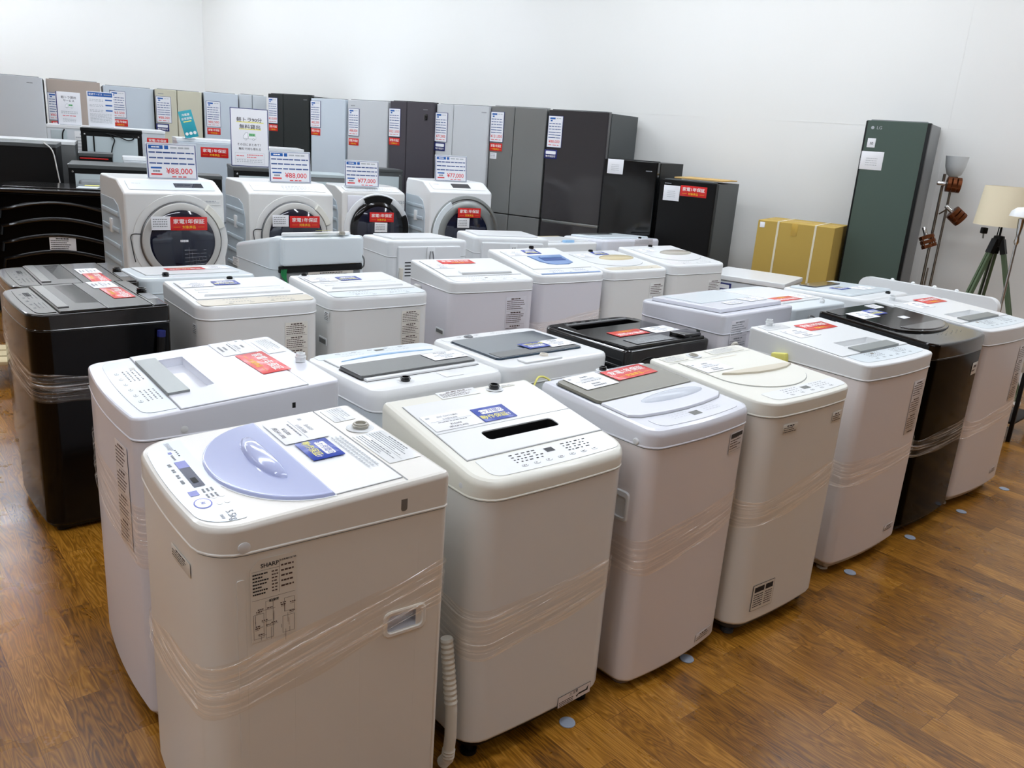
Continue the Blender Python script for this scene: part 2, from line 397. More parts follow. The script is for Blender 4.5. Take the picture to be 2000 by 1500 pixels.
# ---------------------------------------------------------------- printed cards
_cards = {}
def card(kind, **k):
    key = (kind, tuple(sorted(k.items())))
    if key in _cards: return _cards[key]
    m = MB(); rn = random.Random(str(key))
    if kind == 'red':
        w, h = k.get('w', .215), k.get('h', .088)
        m.rbox(-w/2, -h/2, 0, w/2, h/2, .0012, 'red', .002, .0003); z = .0016
        m.text('家電1年保証', 0, h*.14, h*.38, 'txt_white', z, .014, xs=w/h/2.443)
        m.text('対象商品', 0, -h*.28, h*.25, 'txt_yellow', z, .01)
        m.rect(-w*.42, -h*.27, -w*.24, -h*.25, z, 'txt_yellow'); m.rect(w*.24, -h*.27, w*.42, -h*.25, z, 'txt_yellow')
        nm = 'warranty_sticker'
    elif kind == 'blue':
        w, h = .118, .08
        m.rbox(-w/2, -h/2, 0, w/2, h/2, .0012, 'blue', .002, .0003); z = .0016
        m.prism(rr(w*.7, h*.3, h*.06, h*.06, 0, 3, 0, h*.17), z, z+.0001, 'txt_white')
        m.text('6ヶ月間の', 0, h*.17, h*.24, 'blue', z+.0004, .008)
        m.text('動作保証', -w*.08, -h*.22, h*.3, 'yellow', z, .012); m.text('付', w*.34, -h*.24, h*.2, 'txt_white', z, .008)
        nm = 'warranty_sticker'
    elif kind == 'paper':
        w, h = k.get('w', .16), k.get('h', .105)
        m.rbox(-w/2, -h/2, 0, w/2, h/2, .0008, 'paper', .002, .0002); z = .0011
        if k.get('t'): m.text(k['t'], 0, h*.3, h*.13, 'txt_grey', z, .004)
        else: m.dashes(-w*.1, w*.12, h*.3, h*.07, z, 'txt_grey', .006, .014, .002, rn)
        m.text('全自動洗濯機', 0, h*.13, h*.095, 'txt_grey', z)
        m.rect(-w*.42, h*.045, w*.42, h*.06, z, 'txt_lgrey')
        m.dashes(-w*.3, w*.3, -h*.03, h*.04, z, 'txt_grey', .006, .014, .002, rn)
        if k.get('p'): m.text(k['p'], 0, -h*.22, h*.13, 'txt_black', z, .004); m.text(k['q'], 0, -h*.38, h*.12, 'txt_black', z, .003)
        else: m.dashes(-w*.14, w*.12, -h*.22, h*.07, z, 'txt_grey', .005, .01, .002, rn); m.dashes(-w*.18, w*.2, -h*.36, h*.07, z, 'txt_grey', .005, .01, .002, rn)
        m.rect(-w*.44, h*.28, -w*.36, h*.36, z, 'txt_lgrey')
        nm = 'price_label'
    elif kind == 'spec':           # dense small print label
        w, h, mt, bg = k['w'], k['h'], k.get('mt', 'txt_brown'), k.get('bg', 'label_clear')
        m.rbox(-w/2, -h/2, 0, w/2, h/2, .0005, bg, .002, .0001); z = .0008
        lh = k.get('lh', .009); y = h/2-lh; c = 0
        while y > -h/2+lh*.6:
            c += 1
            if c % 7 == 0: m.rect(-w*.46, y-.0004, w*.46, y+.0004, z, mt)
            elif c % 7 == 1: m.dashes(-w*.25, w*.25, y, lh*.6, z, mt, .008, .02, .003, rn)
            else: m.dashes(-w*.45, w*rn.uniform(.1, .45), y, lh*.38, z, mt, .004, .012, .0018, rn)
            y -= lh
        if k.get('head'): m.rect(-w*.46, h/2-lh*1.9, w*.46, h/2-lh*.3, z+.0003, 'groove_dk')
        nm = 'print_label'
    elif kind == 'board':          # landscape price board
        w, h, p = .31, .215, k['p']
        m.rbox(-w/2-.006, -h/2-.004, -.004, w/2+.006, h/2+.01, 0, 'acrylic', .002, .0005)
        m.rect(-w/2, -h/2, w/2, h/2, .0006, 'navy'); m.rect(-w/2+.005, -h/2+.002, w/2-.005, h/2-.002, .001, 'paper_gloss'); z = .0015
        m.rect(-w*.46, h*.36, -w*.17, h*.47, z, 'blue_hdr'); m.rect(-w*.14, h*.36, -w*.06, h*.47, z, 'blue_hdr')
        m.dashes(-w*.02, w*.42, h*.41, h*.05, z, 'txt_lgrey', .02, .05, .008, rn); m.dashes(-w*.4, -w*.24, h*.415, h*.035, z+.0003, 'txt_white', .01, .02, .002, rn)
        for yy in (.26, .1, -.06): m.dashes(-w*.46, w*.46, h*yy, h*.04, z, 'blue_dash', .03, .05, .006, rn)
        m.rect(-w*.44, -h*.22, -w*.22, -h*.17, z, 'blue_hdr'); m.rect(-w*.44, -h*.41, -w*.22, -h*.36, z, 'txt_red'); m.dashes(-w*.4, -w*.26, -h*.29, h*.05, z, 'txt_grey', .01, .02, .002, rn)
        m.text(p, w*.14, -h*.29, h*.24, 'txt_red', z, .01); m.dashes(-w*.02, w*.32, -h*.45, h*.03, z, 'txt_red', .02, .04, .01, rn)
        nm = 'price_board'
    elif kind == 'fboard':         # portrait price board on a fridge
        w, h, p = .155, .285, k['p']
        m.rbox(-w/2-.004, -h/2-.004, 0, w/2+.004, h/2+.004, .004, 'navy', .003, .001)
        m.rect(-w/2, -h/2, w/2, h/2, .0046, 'paper_gloss'); z = .0052
        m.rect(-w*.4, h*.4, -w*.02, h*.455, z, 'blue_hdr'); m.rect(-w*.36, h*.33, -w*.22, h*.375, z, 'blue_hdr'); m.dashes(w*.05, w*.42, h*.43, h*.02, z, 'txt_lgrey', .02, .03, .005, rn)
        for q in range(3): m.dashes(-w*.44, w*.42, h*(.26-q*.09), h*.024, z, 'blue_dash', .02, .03, .006, rn)
        for q in range(3): m.dashes(-w*.44, w*.42, h*(-.02-q*.085), h*.022, z, 'blue_dash', .05, .08, .004, rn)
        m.text(p, 0, -h*.32, w*.24, 'txt_red', z, .008); m.dashes(-w*.4, w*.35, -h*.43, h*.018, z, 'txt_red', .03, .04, .01, rn)
        nm = 'price_board'
    elif kind == 'qr':             # white leaflet, lines of small print
        w, h = k.get('w', .125), k.get('h', .085)
        m.rbox(-w/2, -h/2, 0, w/2, h/2, .001, 'paper', .001, .0003); z = .0014
        for q in range(4): m.dashes(-w*(.42 if w < .14 else .25), w*(.3 if w < .14 else .25), h*((.28 if w < .14 else .12)-q*(.17 if w < .14 else .12)), h*(.07 if w < .14 else .03), z, 'txt_grey' if w < .14 else 'txt_lgrey', .006, .012, .003, rn)
        nm = 'notice_card'
    elif kind == 'dkblue':
        w, h = .14, .085
        m.rbox(-w/2, -h/2, 0, w/2, h/2, .0015, 'navy', .003, .0004)
        m.prism(rr(w*.8, h*.36, h*.08, h*.08, 0, 3, 0, h*.18), .0015, .0019, 'paper')
        m.text('動作保証付', 0, -h*.24, h*.26, 'txt_white', .0022, .01); nm = 'warranty_sticker'
    o = m.build(nm); me = o.data; bpy.data.objects.remove(o)
    _cards[key] = (nm, me); return _cards[key]
def stick(parent, mw, kind, label=None, **k):
    nm, me = card(kind, **k); o = link(nm, me, parent, mw)
    if label: o['label'] = label
    return o

# ---------------------------------------------------------------- top-loading washer
class Washer:
    """P = x, y, yaw, w, d, zs (seam), zb (cabinet bottom), ztf, ztb (top plane at front / back)"""
    def __init__(s, P, label, cab='cab_white', top='pl_white', holes=(), group=None, bulge=.012, rf=.055, rb=.018, bev=.014, base='base_grey', feet=True, side_hole=None, cat='washing machine', name='washing_machine', lip='pl_white'):
        s.x, s.y, s.yaw, s.w, s.d, s.zs, s.zb, s.zf, s.zk = P
        s.bulge = bulge; s.rf, s.rb = rf, rb
        s.root = empty(name, (s.x, s.y, 0), s.yaw, label, cat, group)
        s.slope = math.atan((s.zk-s.zf)/s.d)
        w, d = s.w, s.d
        g = lambda e, z: [(x, y, z) for x, y in rr(w, d, rf, rb, bulge, 5, inset=e)]
        # cabinet
        m = MB(); zb = s.zb
        rings = [g(.012, zb), g(.004, zb+.006), g(0, zb+.016), g(0, s.zs)]
        m.loft(rings, cab, True, False); m.loft([g(.001, s.zs-.0005), g(.004, s.zs+.003)], 'groove', False, True)
        if side_hole:
            n = 5; k0 = 2*(n+1)-1 - (n+1)   # last point of front-right arc
            ring = rings[2]; N = len(ring); i = n; j = n+1
            # remove the long quad between rings 2 and 3 on the right side
            for q in range(len(m.f)-1, -1, -1):
                if set(m.f[q]) == {2*N+i, 2*N+j, 3*N+j, 3*N+i}: del m.f[q]; del m.m[q]; break
            a, b = ring[i], ring[j]; x = a[0]
            outer = [Vector((a[1], zb+.016, 0)), Vector((b[1], zb+.016, 0)), Vector((b[1], s.zs, 0)), Vector((a[1], s.zs, 0))]
            hole = [Vector((p[0], p[1], 0)) for p in side_hole]
            tr = tessellate_polygon([outer, hole]); al = outer+hole
            m.add([(x, p.x, p.y) for p in al], [list(t) for t in tr], cab)
            nh = len(hole)
            m.add([(x, p.x, p.y) for p in hole]+[(x-.035, p.x, p.y+.004) for p in hole], [[q, (q+1) % nh, nh+(q+1) % nh, nh+q] for q in range(nh)]+[[nh+q for q in range(nh)]], 'pl_lilac')
        m.build('cabinet', s.root)
        # base and feet
        m = MB(); m.loft([[(x, y, z) for x, y in rr(w, d, rf, rb, bulge, 5, inset=e)] for e, z in ((.022, max(.015, zb-.02)), (.014, zb-.006), (.012, zb+.004))], base); m.build('base', s.root)
        if feet:
            for sx in (-1, 1):
                for sy in (-1, 1):
                    m = MB(); c = (sx*(w/2-.055), sy*(d/2-.055), 0); m.lathe([(.018, 0), (.024, .003), (.024, .014), (.014, .016), (.014, max(.02, zb-.02))], base, c, n=14, cap=True); m.build('foot', s.root)
        # top cover
        m = MB(); zs = s.zs
        def ring(e, drop): return [(x, y, s.zt(y)-drop) for x, y in rr(w+.005, d+.004, rf, rb, bulge, 5, inset=e)]
        rs = [g(.008, zs+.0025), g(-.0016, zs+.0025), g(-.0034, zs+.0038), g(-.0034, zs+.0065), g(-.0018, zs+.009)]
        q = bev
        rs += [ring(0, q), ring(q*.12, q*.5), ring(q*.4, q*.14), ring(q*.9, 0)]
        m.loft(rs, top, True, False)
        cap = rs[-1]
        if holes:
            hs = [[Vector((u, v, 0)) for u, v in h] for h, dp, mw_, mf in holes]
            outer = [Vector((p[0], p[1], 0)) for p in cap]
            tr = tessellate_polygon([outer]+hs); al = outer+[p for h in hs for p in h]
            m.add([(p.x, p.y, s.zt(p.y)) for p in al], [list(t) for t in tr], top)
            for h, dp, mw_, mf in holes:
                n = len(h); hb = [(u*.985, v) for u, v in h]
                m.add([(u, v, s.zt(v)) for u, v in h]+[(u, v, s.zt(v)-dp) for u, v in hb], [[k, (k+1) % n, n+(k+1) % n, n+k] for k in range(n)], mw_)
                m.add([(u, v, s.zt(v)-dp) for u, v in hb], [list(range(n))], mf)
        else: m.add(cap, [list(range(len(cap)))], top)
        s.cover = m.build('top_cover', s.root)
    def zt(s, v): return s.zf+(s.zk-s.zf)*(v+s.d/2)/s.d
    def f3(s, u, v, z): return (u, v, s.zt(v)+z)
    def mw(s, face, a, b, rot=0., lift=.001):
        if face == 'T':
            return Matrix.Translation((a, b, s.zt(b)+lift)) @ Matrix.Rotation(s.slope, 4, 'X') @ Matrix.Rotation(R(rot), 4, 'Z')
        if face == 'F':
            y = -s.d/2 - s.bulge*(1-(2*a/s.w)**2)-lift; base = Matrix.Translation((a, y, b)) @ Matrix.Rotation(math.atan(-4*s.bulge*2*a/s.w/s.w)*-1, 4, 'Z') @ Matrix.Rotation(R(90), 4, 'X')
        if face == 'R': base = Matrix.Translation((s.w/2+lift, a, b)) @ Matrix.Rotation(R(90), 4, 'Z') @ Matrix.Rotation(R(90), 4, 'X')
        if face == 'L': base = Matrix.Translation((-s.w/2-lift, a, b)) @ Matrix.Rotation(R(-90), 4, 'Z') @ Matrix.Rotation(R(90), 4, 'X')
        if face == 'B': base = Matrix.Translation((a, s.d/2+lift, b)) @ Matrix.Rotation(R(180), 4, 'Z') @ Matrix.Rotation(R(90), 4, 'X')
        return base @ Matrix.Rotation(R(rot), 4, 'Z')
    def stick(s, kind, face, a, b, rot=0., lift=.001, label=None, **k): return stick(s.root, s.mw(face, a, b, rot, lift), kind, label, **k)
    def plate(s, name, poly, l0, l1, mt, b=.002, groove='groove', gw=.002, parent=None, holes=None, extra=None):
        """raised plate on the top plane with a thin ring around it coloured as a shadow gap"""
        m = MB()
        if groove:
            o_ = ins(poly, -gw); i_ = ins(poly, .001)
            m.loft([[s.f3(x, y, l0-.0004) for x, y in o_], [s.f3(x, y, l0+.0006) for x, y in o_], [s.f3(x, y, l0+.0006) for x, y in i_]], groove, False, False)
        if holes:
            L1 = [[s.f3(x, y, l0) for x, y in poly], [s.f3(x, y, l1-b) for x, y in poly], [s.f3(x, y, l1) for x, y in ins(poly, b)]]
            m.loft(L1, mt, False, False)
            outer = [Vector((x, y, 0)) for x, y in ins(poly, b)]; hs = [[Vector((u, v, 0)) for u, v in h] for h in holes]
            tr = tessellate_polygon([outer]+hs); al = outer+[p for h in hs for p in h]
            m.add([s.f3(p.x, p.y, l1) for p in al], [list(t) for t in tr], mt)
            for h in holes:
                n = len(h); m.add([s.f3(u, v, l1) for u, v in h]+[s.f3(u, v, l0-.002) for u, v in h], [[k, (k+1) % n, n+(k+1) % n, n+k] for k in range(n)], mt)
        else: m.prism(poly, l0, l1, mt, b, s.f3)
        if extra: extra(m)
        return m.build(name, parent or s.root)
    def tdash(s, m, u0, u1, v, h, lift, mt, lo=.004, hi=.012, gap=.004):
        x = u0
        while x < u1-gap:
            e = min(u1, x+rnd.uniform(lo, hi))
            m.quad(s.f3(x, v-h/2, lift), s.f3(e, v-h/2, lift), s.f3(e, v+h/2, lift), s.f3(x, v+h/2, lift), mt); x = e+gap*rnd.uniform(.6, 1.6)
    def trect(s, m, u0, v0, u1, v1, lift, mt): m.quad(s.f3(u0, v0, lift), s.f3(u1, v0, lift), s.f3(u1, v1, lift), s.f3(u0, v1, lift), mt)
    def panel(s, v0, v1, mt, u0=None, u1=None, disp=None, dmat='lcd', rows=3, ink='txt_grey', brand=None, poly=None, btn=6, dens=1., text=None, b=.001):
        """printed control panel along the front of the top"""
        u0 = -s.w/2+.03 if u0 is None else u0; u1 = s.w/2-.03 if u1 is None else u1
        poly = poly or rr(u1-u0, v1-v0, .03, .006, s.bulge*.7, 4, (u0+u1)/2, (v0+v1)/2)
        m = MB(); m.prism(poly, .0004, .0018, mt, b, s.f3); l = .0022; W = u1-u0; H = v1-v0
        if disp: s.trect(m, disp[0]-disp[2]/2, disp[1]-disp[3]/2, disp[0]+disp[2]/2, disp[1]+disp[3]/2, l, dmat)
        for k in range(rows):
            v = v0+H*(.42+.42*k/max(1, rows-1))
            for (a, c) in ((.22, .44), (.62, .82)):
                s.tdash(m, u0+W*a, u0+W*c, v, H*.05, l, ink, .005, .014, .006/dens)
        for k in range(btn):
            cu = u0+W*(.25+.55*k/max(1, btn-1)); cv = v0+H*.2
            m.prism([(cu+.011*math.cos(t), cv+.006*math.sin(t)) for t in [2*math.pi*q/14 for q in range(14)]], .0018, .0024, 'txt_lgrey', 0, s.f3)
            m.prism([(cu+.0098*math.cos(t), cv+.005*math.sin(t)) for t in [2*math.pi*q/14 for q in range(14)]], .0020, .0028, mt, 0, s.f3)
            s.tdash(m, cu-.005, cu+.005, cv, .003, .0031, ink, .004, .006, .002)
        if brand: m.text(brand, u0+W*.1, v0+H*.45, .016, ink, .0022, .004, f3=s.f3)
        if text: m.text(text[0], text[1], text[2], text[3], ink, .0022, .004, f3=s.f3)
        o = m.build('control_panel', s.root); return o
    def cap(s, u, v, mt='black_matte', r=.016, h=.018, well=True):
        m = MB(); z = s.zt(v)
        if well: m.lathe([(r*1.9, .0005), (r*1.7, .0025), (r*1.2, .0012), (0.001, .0012)], 'pl_back', (u, v, z), n=20)
        m.lathe([(r, .001), (r, h*.45), (r*1.12, h*.5), (r*1.12, h*.65), (r*.95, h*.7), (r*.95, h), (r*.7, h), (r*.66, h*.5), (.0005, h*.5)], mt, (u, v, z), n=20)
        return m.build('water_inlet', s.root)
    def dome(s, name, cu, cv, ru, rv, h, mt, nu=20, nv=6, front_only=False, lift=.001, parent=None, pw=1.):
        m = MB(); rings = []
        for k in range(nv+1):
            t = k/nv*math.pi/2; rad = math.cos(t); z = lift+h*math.sin(t)**pw
            ring = []
            for q in range(nu):
                a = 2*math.pi*q/nu; y = math.sin(a); y = y*(.25 if (front_only and y > 0) else 1)
                ring.append(s.f3(cu+ru*rad*math.cos(a), cv+rv*rad*y, z))
            rings.append(ring)
        m.loft(rings, mt, False, False); return m.build(name, parent or s.root, sharp=60)
    def button(s, a, b, r=.011):
        m = MB(); m.lathe([(r, -.001), (r, .0014), (r*.85, .002), (.0005, .002)], 'pl_back', n=16)
        return m.build('screw_cover', s.root, s.mw('R', a, b, 0, .001) if True else None)
    def wrap(s, zc, hh, seed=1, label=None, rows=22, amp=.0045, tail=None):
        """clear film around the cabinet; zc, hh = centre height and half height at FL, FR, BR, BL"""
        base = rr(s.w+.007, s.d+.007, s.rf, s.rb+.006, s.bulge, 5)
        pts = []
        n = len(base)
        for i in range(n):
            a, b = Vector(base[i]), Vector(base[(i+1) % n]); L_ = (b-a).length; k = max(1, int(L_/.02))
            for q in range(k): pts.append(a.lerp(b, q/k))
        N = len(pts); me_v = []; me_f = []; uvs = []
        per = [0.]
        for i in range(N): per.append(per[-1]+(pts[(i+1) % N]-pts[i]).length)
        for i in range(N+1):
            p = pts[i % N]; a = pts[i-1 if i <= N else 0]; nx = pts[(i+1) % N]
            t = (nx-pts[(i-1) % N]).normalized(); nr = Vector((t.y, -t.x))
            fu = min(1, max(0, (p.x+s.w/2)/s.w)); fv = min(1, max(0, (p.y+s.d/2)/s.d))
            bl = lambda c: (c[0]*(1-fu)+c[1]*fu)*(1-fv)+(c[3]*(1-fu)+c[2]*fu)*fv
            z0, h0 = bl(zc), bl(hh); S_ = i % N
            for r_ in range(rows+1):
                f = r_/rows; zz = z0+(f-.5)*2*h0
                edge = max(0, abs(f-.5)*2-.7)/.3
                zz += edge*noise.noise((S_*.11, r_*.05+seed, 0))*.018
                wv = noise.noise((S_*.035+seed*3, f*11-S_*.02, seed))
                w2 = noise.noise((S_*.09+seed*5, f*26, seed+9))
                o = .001+amp*max(0, wv)+amp*.45*max(0, w2)
                q = p+nr*o; me_v.append((q.x, q.y, zz+w2*.003)); uvs.append((per[i], f*h0*8))
        for i in range(N):
            for r_ in range(rows): me_f.append([i*(rows+1)+r_, (i+1)*(rows+1)+r_, (i+1)*(rows+1)+r_+1, i*(rows+1)+r_+1])
        me = bpy.data.meshes.new('stretch_wrap'); me.from_pydata(me_v, [], me_f); me.materials.append(M['film'])
        ul = me.uv_layers.new(name='UVMap')
        for lp in me.loops: ul.data[lp.index].uv = uvs[lp.vertex_index]
        me.shade_smooth(); o = link('stretch_wrap', me, s.root)
        o['label'] = label or 'clear wrinkled stretch film band around the cabinet'
        return o

def arcD(cu, cv, ru, rv, n=24):
    """D outline: arc bulging to the front, straight chord at v=cv (ccw)"""
    return [(cu-ru*math.cos(math.pi*k/n), cv-rv*math.sin(math.pi*k/n)) for k in range(n+1)]
def rect(u0, v0, u1, v1): return [(u0, v0), (u1, v0), (u1, v1), (u0, v1)]
def rrect(u0, v0, u1, v1, r=.012, n=4): return rr(u1-u0, v1-v0, r, r, 0, n, (u0+u1)/2, (v0+v1)/2)

# ================================================================= front rows, panels towards the aisles
FR = 'washing machines in the front aisle row'
# --- lavender-lid washer, nearest corner
W = Washer((-.512, 1.81, -52.4, .541, .555, .843, .05, .908, .934), 'white washing machine with a half-round lavender lid handle, nearest the camera', 'cab_cream', 'cab_cream', rf=.075, group=FR, bulge=.014,
           side_hole=[(y, z) for y, z in rrect(.124, .555, .214, .597, .01)])
W.plate('lid', rect(-.243, .004, .243, .166), .0006, .003, 'pl_white', .001, gw=.001)
W.plate('lid_front', arcD(0, .002, .245, .192), .0006, .009, 'lavender', .006, groove='pl_white', gw=.004)
o = W.dome('lid_handle', -.01, -.056, .135, .038, .02, 'lavender', front_only=True, lift=.008, pw=.7)
W.panel(-.262, -.197, 'pl_blue', -.235, .24, disp=None, rows=0, btn=0, ink='txt_grey', poly=[(x, y-.005) for x, y in rr(.485, .082, .06, .006, .014, 5, 0, -.222)], b=.0006)
m = MB(); l = .0026
W.trect(m, -.104, -.236, .052, -.212, l, 'navy_disp'); W.trect(m, -.104, -.236, -.062, -.212, l+.0003, 'violet'); W.trect(m, .0, -.231, .03, -.219, l+.0004, 'void')
for k in range(4): W.trect(m, -.178+k*.012, -.216, -.174+k*.012, -.212, l, 'txt_black')
W.trect(m, -.17, -.233, -.158, -.225, l, 'violet'); W.tdash(m, -.15, -.118, -.229, .005, l, 'txt_grey', .005, .007, .004)
for k in range(4):
    W.tdash(m, -.1+k*.034, -.08+k*.034, -.249, .007, l, 'txt_grey', .006, .009, .003)
W.trect(m, .068, -.255, .094, -.236, l, 'violet')
for rr_ in (.025, .021): m.prism([(.137+rr_*math.cos(t), -.243+rr_*.72*math.sin(t)) for t in [2*math.pi*q/28 for q in range(28)]], .0018, l+(.025-rr_)*.1, 'violet' if rr_ == .025 else 'pl_blue', 0, W.f3)
m.text('AI', .137, -.243, .014, 'violet', l+.001, .01, f3=W.f3)
for k in range(3):
    for q in range(2): W.tdash(m, .068+q*.03, .088+q*.03, -.206-k*.009, .0045, l, 'txt_grey', .007, .01, .003)
for k in range(4):
    m.prism([(.118+k % 2*.035+.008*math.cos(t), -.214+k//2*.016+.006*math.sin(t)) for t in [2*math.pi*q/14 for q in range(14)]], .0018, l, 'txt_white', 0, W.f3)
m.text('5.5kg', .218, -.21, .022, 'txt_grey', l, .004, f3=W.f3); m.text('SHARP', -.205, -.222, .017, 'txt_lgrey', l, .006, f3=W.f3)
W.tdash(m, .205, .228, -.228, .006, l, 'txt_lgrey', .006, .01, .003)
m.build('panel_print', W.root)
m = MB(); W.trect(m, -.26, .169, .26, .1725, .0008, 'groove')
for k in range(3): W.tdash(m, -.05, .16, .128+k*.011, .004, .0056, 'txt_lgrey', .008, .012, .003)
m.build('vent_print', W.root)
W.stick('paper', 'T', -.142, .072, 0, .006, w=.16, h=.115, t='SHARP', p='¥10,000', q='(税込¥11,000)')
W.stick('blue', 'T', .004, .073, 0, .006)
W.cap(-.085, .226, 'taupe', .02, .014)
W.stick('spec', 'T', .06, .222, 0, .001, w=.2, h=.085, mt='txt_grey', bg='pl_white', lh=.007)
W.stick('spec', 'T', -.2, .215, 0, .001, w=.1, h=.06, mt='txt_lgrey', bg='pl_white', lh=.007)
W.button(-.205, .862, .013)
m = MB(); m.prism(rr(.016, .04, .007, .007, 0, 4), -.0005, .0012, 'side_grey'); m.build('vent_slot', W.root, W.mw('R', .157, .881, 0, .001))
# rating plate
m = MB(); w, h = .098, .19
m.prism([(-w/2, -h/2), (w/2, -h/2), (w/2, h/2), (-w/2+.02, h/2), (-w/2, h/2-.02)], 0, .0006, 'label_beige'); z = .001
m.text('SHARP', -.008, h/2-.016, .013, 'txt_black', z, .02); m.rect(.012, h/2-.085, .0126, h/2-.008, z, 'txt_brown')
m.rect(-w*.47, h/2-.026, .012, h/2-.0254, z, 'txt_brown'); m.rect(-w*.47, h/2-.092, w*.47, h/2-.0914, z, 'txt_brown')
m.text('全自動電気洗濯機', .031, h/2-.012, .0045, 'txt_black', z, .02)
for k in range(7): m.dashes(-w*.45, -w*.45+rnd.uniform(.018, .034), h/2-.033-k*.0075, .0034, z, 'txt_black', .003, .005, .0008); m.dashes(-.004, .01, h/2-.033-k*.0075, .003, z, 'txt_brown', .003, .006, .002)
for k in range(5): m.dashes(.016, w*.44, h/2-.024-k*.012, .004, z, 'txt_brown', .004, .008, .0016)
m.text('配線図', 0, h/2-.1, .007, 'txt_black', z, .02)
for k in range(26):
    x, y = rnd.uniform(-w*.42, w*.36), rnd.uniform(-h*.46, -.012)
    if k % 2: m.rect(x, y, x+rnd.uniform(.006, .022), y+.0007, z, 'txt_brown'); m.dashes(x, x+.012, y+.004, .0026, z, 'txt_brown', .002, .005, .0014)
    else: m.rect(x, y-rnd.uniform(.005, .03), x+.0007, y, z, 'txt_brown')
for (x0, y0, x1, y1) in ((-.044, -.088, -.022, -.03), (.022, -.04, .044, -.008), (-.018, -.092, -.002, -.004), (.018, -.09, .044, -.05)):
    for a, b, c, d in ((x0, y0, x1, y0+.0006), (x0, y1-.0006, x1, y1), (x0, y0, x0+.0006, y1), (x1-.0006, y0, x1, y1)): m.rect(a, b, c, d, z, 'txt_brown')
m.build('rating_plate', W.root, W.mw('R', -.146, .733, 0, .0008))
W.stick('spec', 'F', .125, .788, 0, .0012, w=.115, h=.032, mt='txt_black', bg='label_clear', lh=.006)
# pressed ribs of the side panel and handle rim
for v0, v1 in ((-.222, -.205), (-.1, -.055), (.055, .088), (.2, .218)):
    m = MB(); m.rbox(-(v1-v0)/2, -.37, -.002, (v1-v0)/2, .37, .0002, 'cab_cream', .004, .0002); m.build('pressed_rib', W.root, W.mw('R', (v0+v1)/2, .42, 0, 0))
m = MB(); o_, i_ = rrect(-.056, -.034, .056, .034, .016), rrect(-.046, -.022, .046, .022, .011)
m.loft([[(x, y, z) for x, y in p] for p, z in ((o_, 0), (o_, .003), (ins(o_, .003), .005), (ins(i_, -.002), .005), (i_, .002), (i_, -.012))], 'cab_cream', False, False); m.build('side_handle', W.root, W.mw('R', .169, .576, 0, 0))
W.wrap((.44, .525, .655, .56), (.035, .07, .055, .05), 1, 'wide band of clear wrinkled stretch film slanting around the cabinet', rows=30, amp=.006)

# --- large white washer behind it
def toshiba(P, label, cab, top, wrap, red, paper, group, ubar=(-.2, .155), capuv=(.056, .256), seed=2, front_label=None, brand=None, redrot=2, capm='pl_white'):
    vb0, vb1, vh = -.164, -.106, -.03
    hole = [(ubar[0]+.012, vb1-.002), (ubar[1]-.006, vb1-.002), (ubar[1]-.03, vh), (ubar[0]+.012, vh)]
    W = Washer(P, label, cab, top, group=group, rf=.034, bulge=.018, bev=.008, base='base_white', holes=[(hole, .022, top, top)])
    w2 = P[3]/2-.004
    hb = [(x, y) for x, y in hole]
    W.plate('lid', rect(-w2+.004, -.163, w2-.004, .186), .0006, .004, top, .0015, holes=[hb])
    m = MB(); m.prism(rect(ubar[0], vb0, ubar[1], vb1), .003, .011, 'silver', .0015, W.f3); m.build('lid_handle', W.root)
    W.panel(-P[4]/2+.03, -.168, 'pl_cool', -w2+.03, w2-.02, disp=(ubar[0]+.05, -.185, .022, .014), dmat='taupe', rows=4, btn=6, ink='txt_grey')
    m = MB(); W.trect(m, -w2+.003, .1885, w2-.003, .1905, .0012, 'groove'); m.build('lid_hinge', W.root)
    W.cap(capuv[0], capuv[1], capm, .015, .028, well=False)
    W.stick('spec', 'T', -.16, .235, 0, .001, w=.17, h=.06, mt='txt_lgrey', bg='pl_white', lh=.007)
    W.stick('red', 'T', red[0], red[1], redrot, .005, w=.225)
    W.stick('paper', 'T', paper[0], paper[1], 0, .005, w=.16, h=.105)
    W.button(-.16, W.zs+.022, .01)
    if front_label: W.stick('spec', 'F', front_label[0], front_label[1], 0, .001, w=front_label[2], h=front_label[3], mt='txt_brown', bg='cab_pink', lh=.0105)
    if wrap: W.wrap(*wrap, seed=seed)
    return W
W = toshiba((-.894, 2.338, -52.1, .562, .561, .869, .04, .935, .974), 'tall white washing machine with silver lid bar, behind the lavender-lidded one', 'cab_lilac', 'pl_lilac',
            ((.66, .60, .60, .62), (.09, .09, .05, .05)), (.012, .152), (-.19, .128), FR, front_label=(.165, .685, .1, .3))
m = MB(); m.prism(rrect(-.012, -.016, .012, .016, .002), -.0005, .001, 'side_grey'); m.rect(.0, -.014, .01, .002, .0013, 'void'); m.build('lid_latch', W.root, W.mw('R', .135, .922, 0, .001))

# --- white washer with open slot in the lid
slot = [(x, y) for x, y in rrect(-.108, -.062, .154, -.014, .014)]
W = Washer((-.007, 2.233, 40.2, .54, .487, .799, .062, .853, .931), 'white washing machine with a black slot opening in its lid, beside the lavender-lidded one', 'cab_white', 'pl_cream', rf=.07, group=FR, holes=[(slot, .06, 'void', 'void')], bev=.02, base='black_matte', bulge=.01)
W.plate('lid', rect(-.232, .016, .258, .188), .0006, .003, 'pl_white', .001)
W.plate('lid_front', rect(-.232, -.128, .258, .013), .0006, .0034, 'pl_white', .0014, holes=[slot])
W.panel(-.222, -.137, 'pl_white', -.215, .25, disp=(.022, -.163, .03, .02), dmat='groove_dk', rows=4, btn=7, ink='txt_black', dens=.8)
W.stick('paper', 'T', -.142, .07, 0, .004, w=.165, h=.09, t='IRIS OHYAMA', p='¥14,000', q='(税込¥15,400)')
W.stick('blue', 'T', .003, .066, 0, .004)
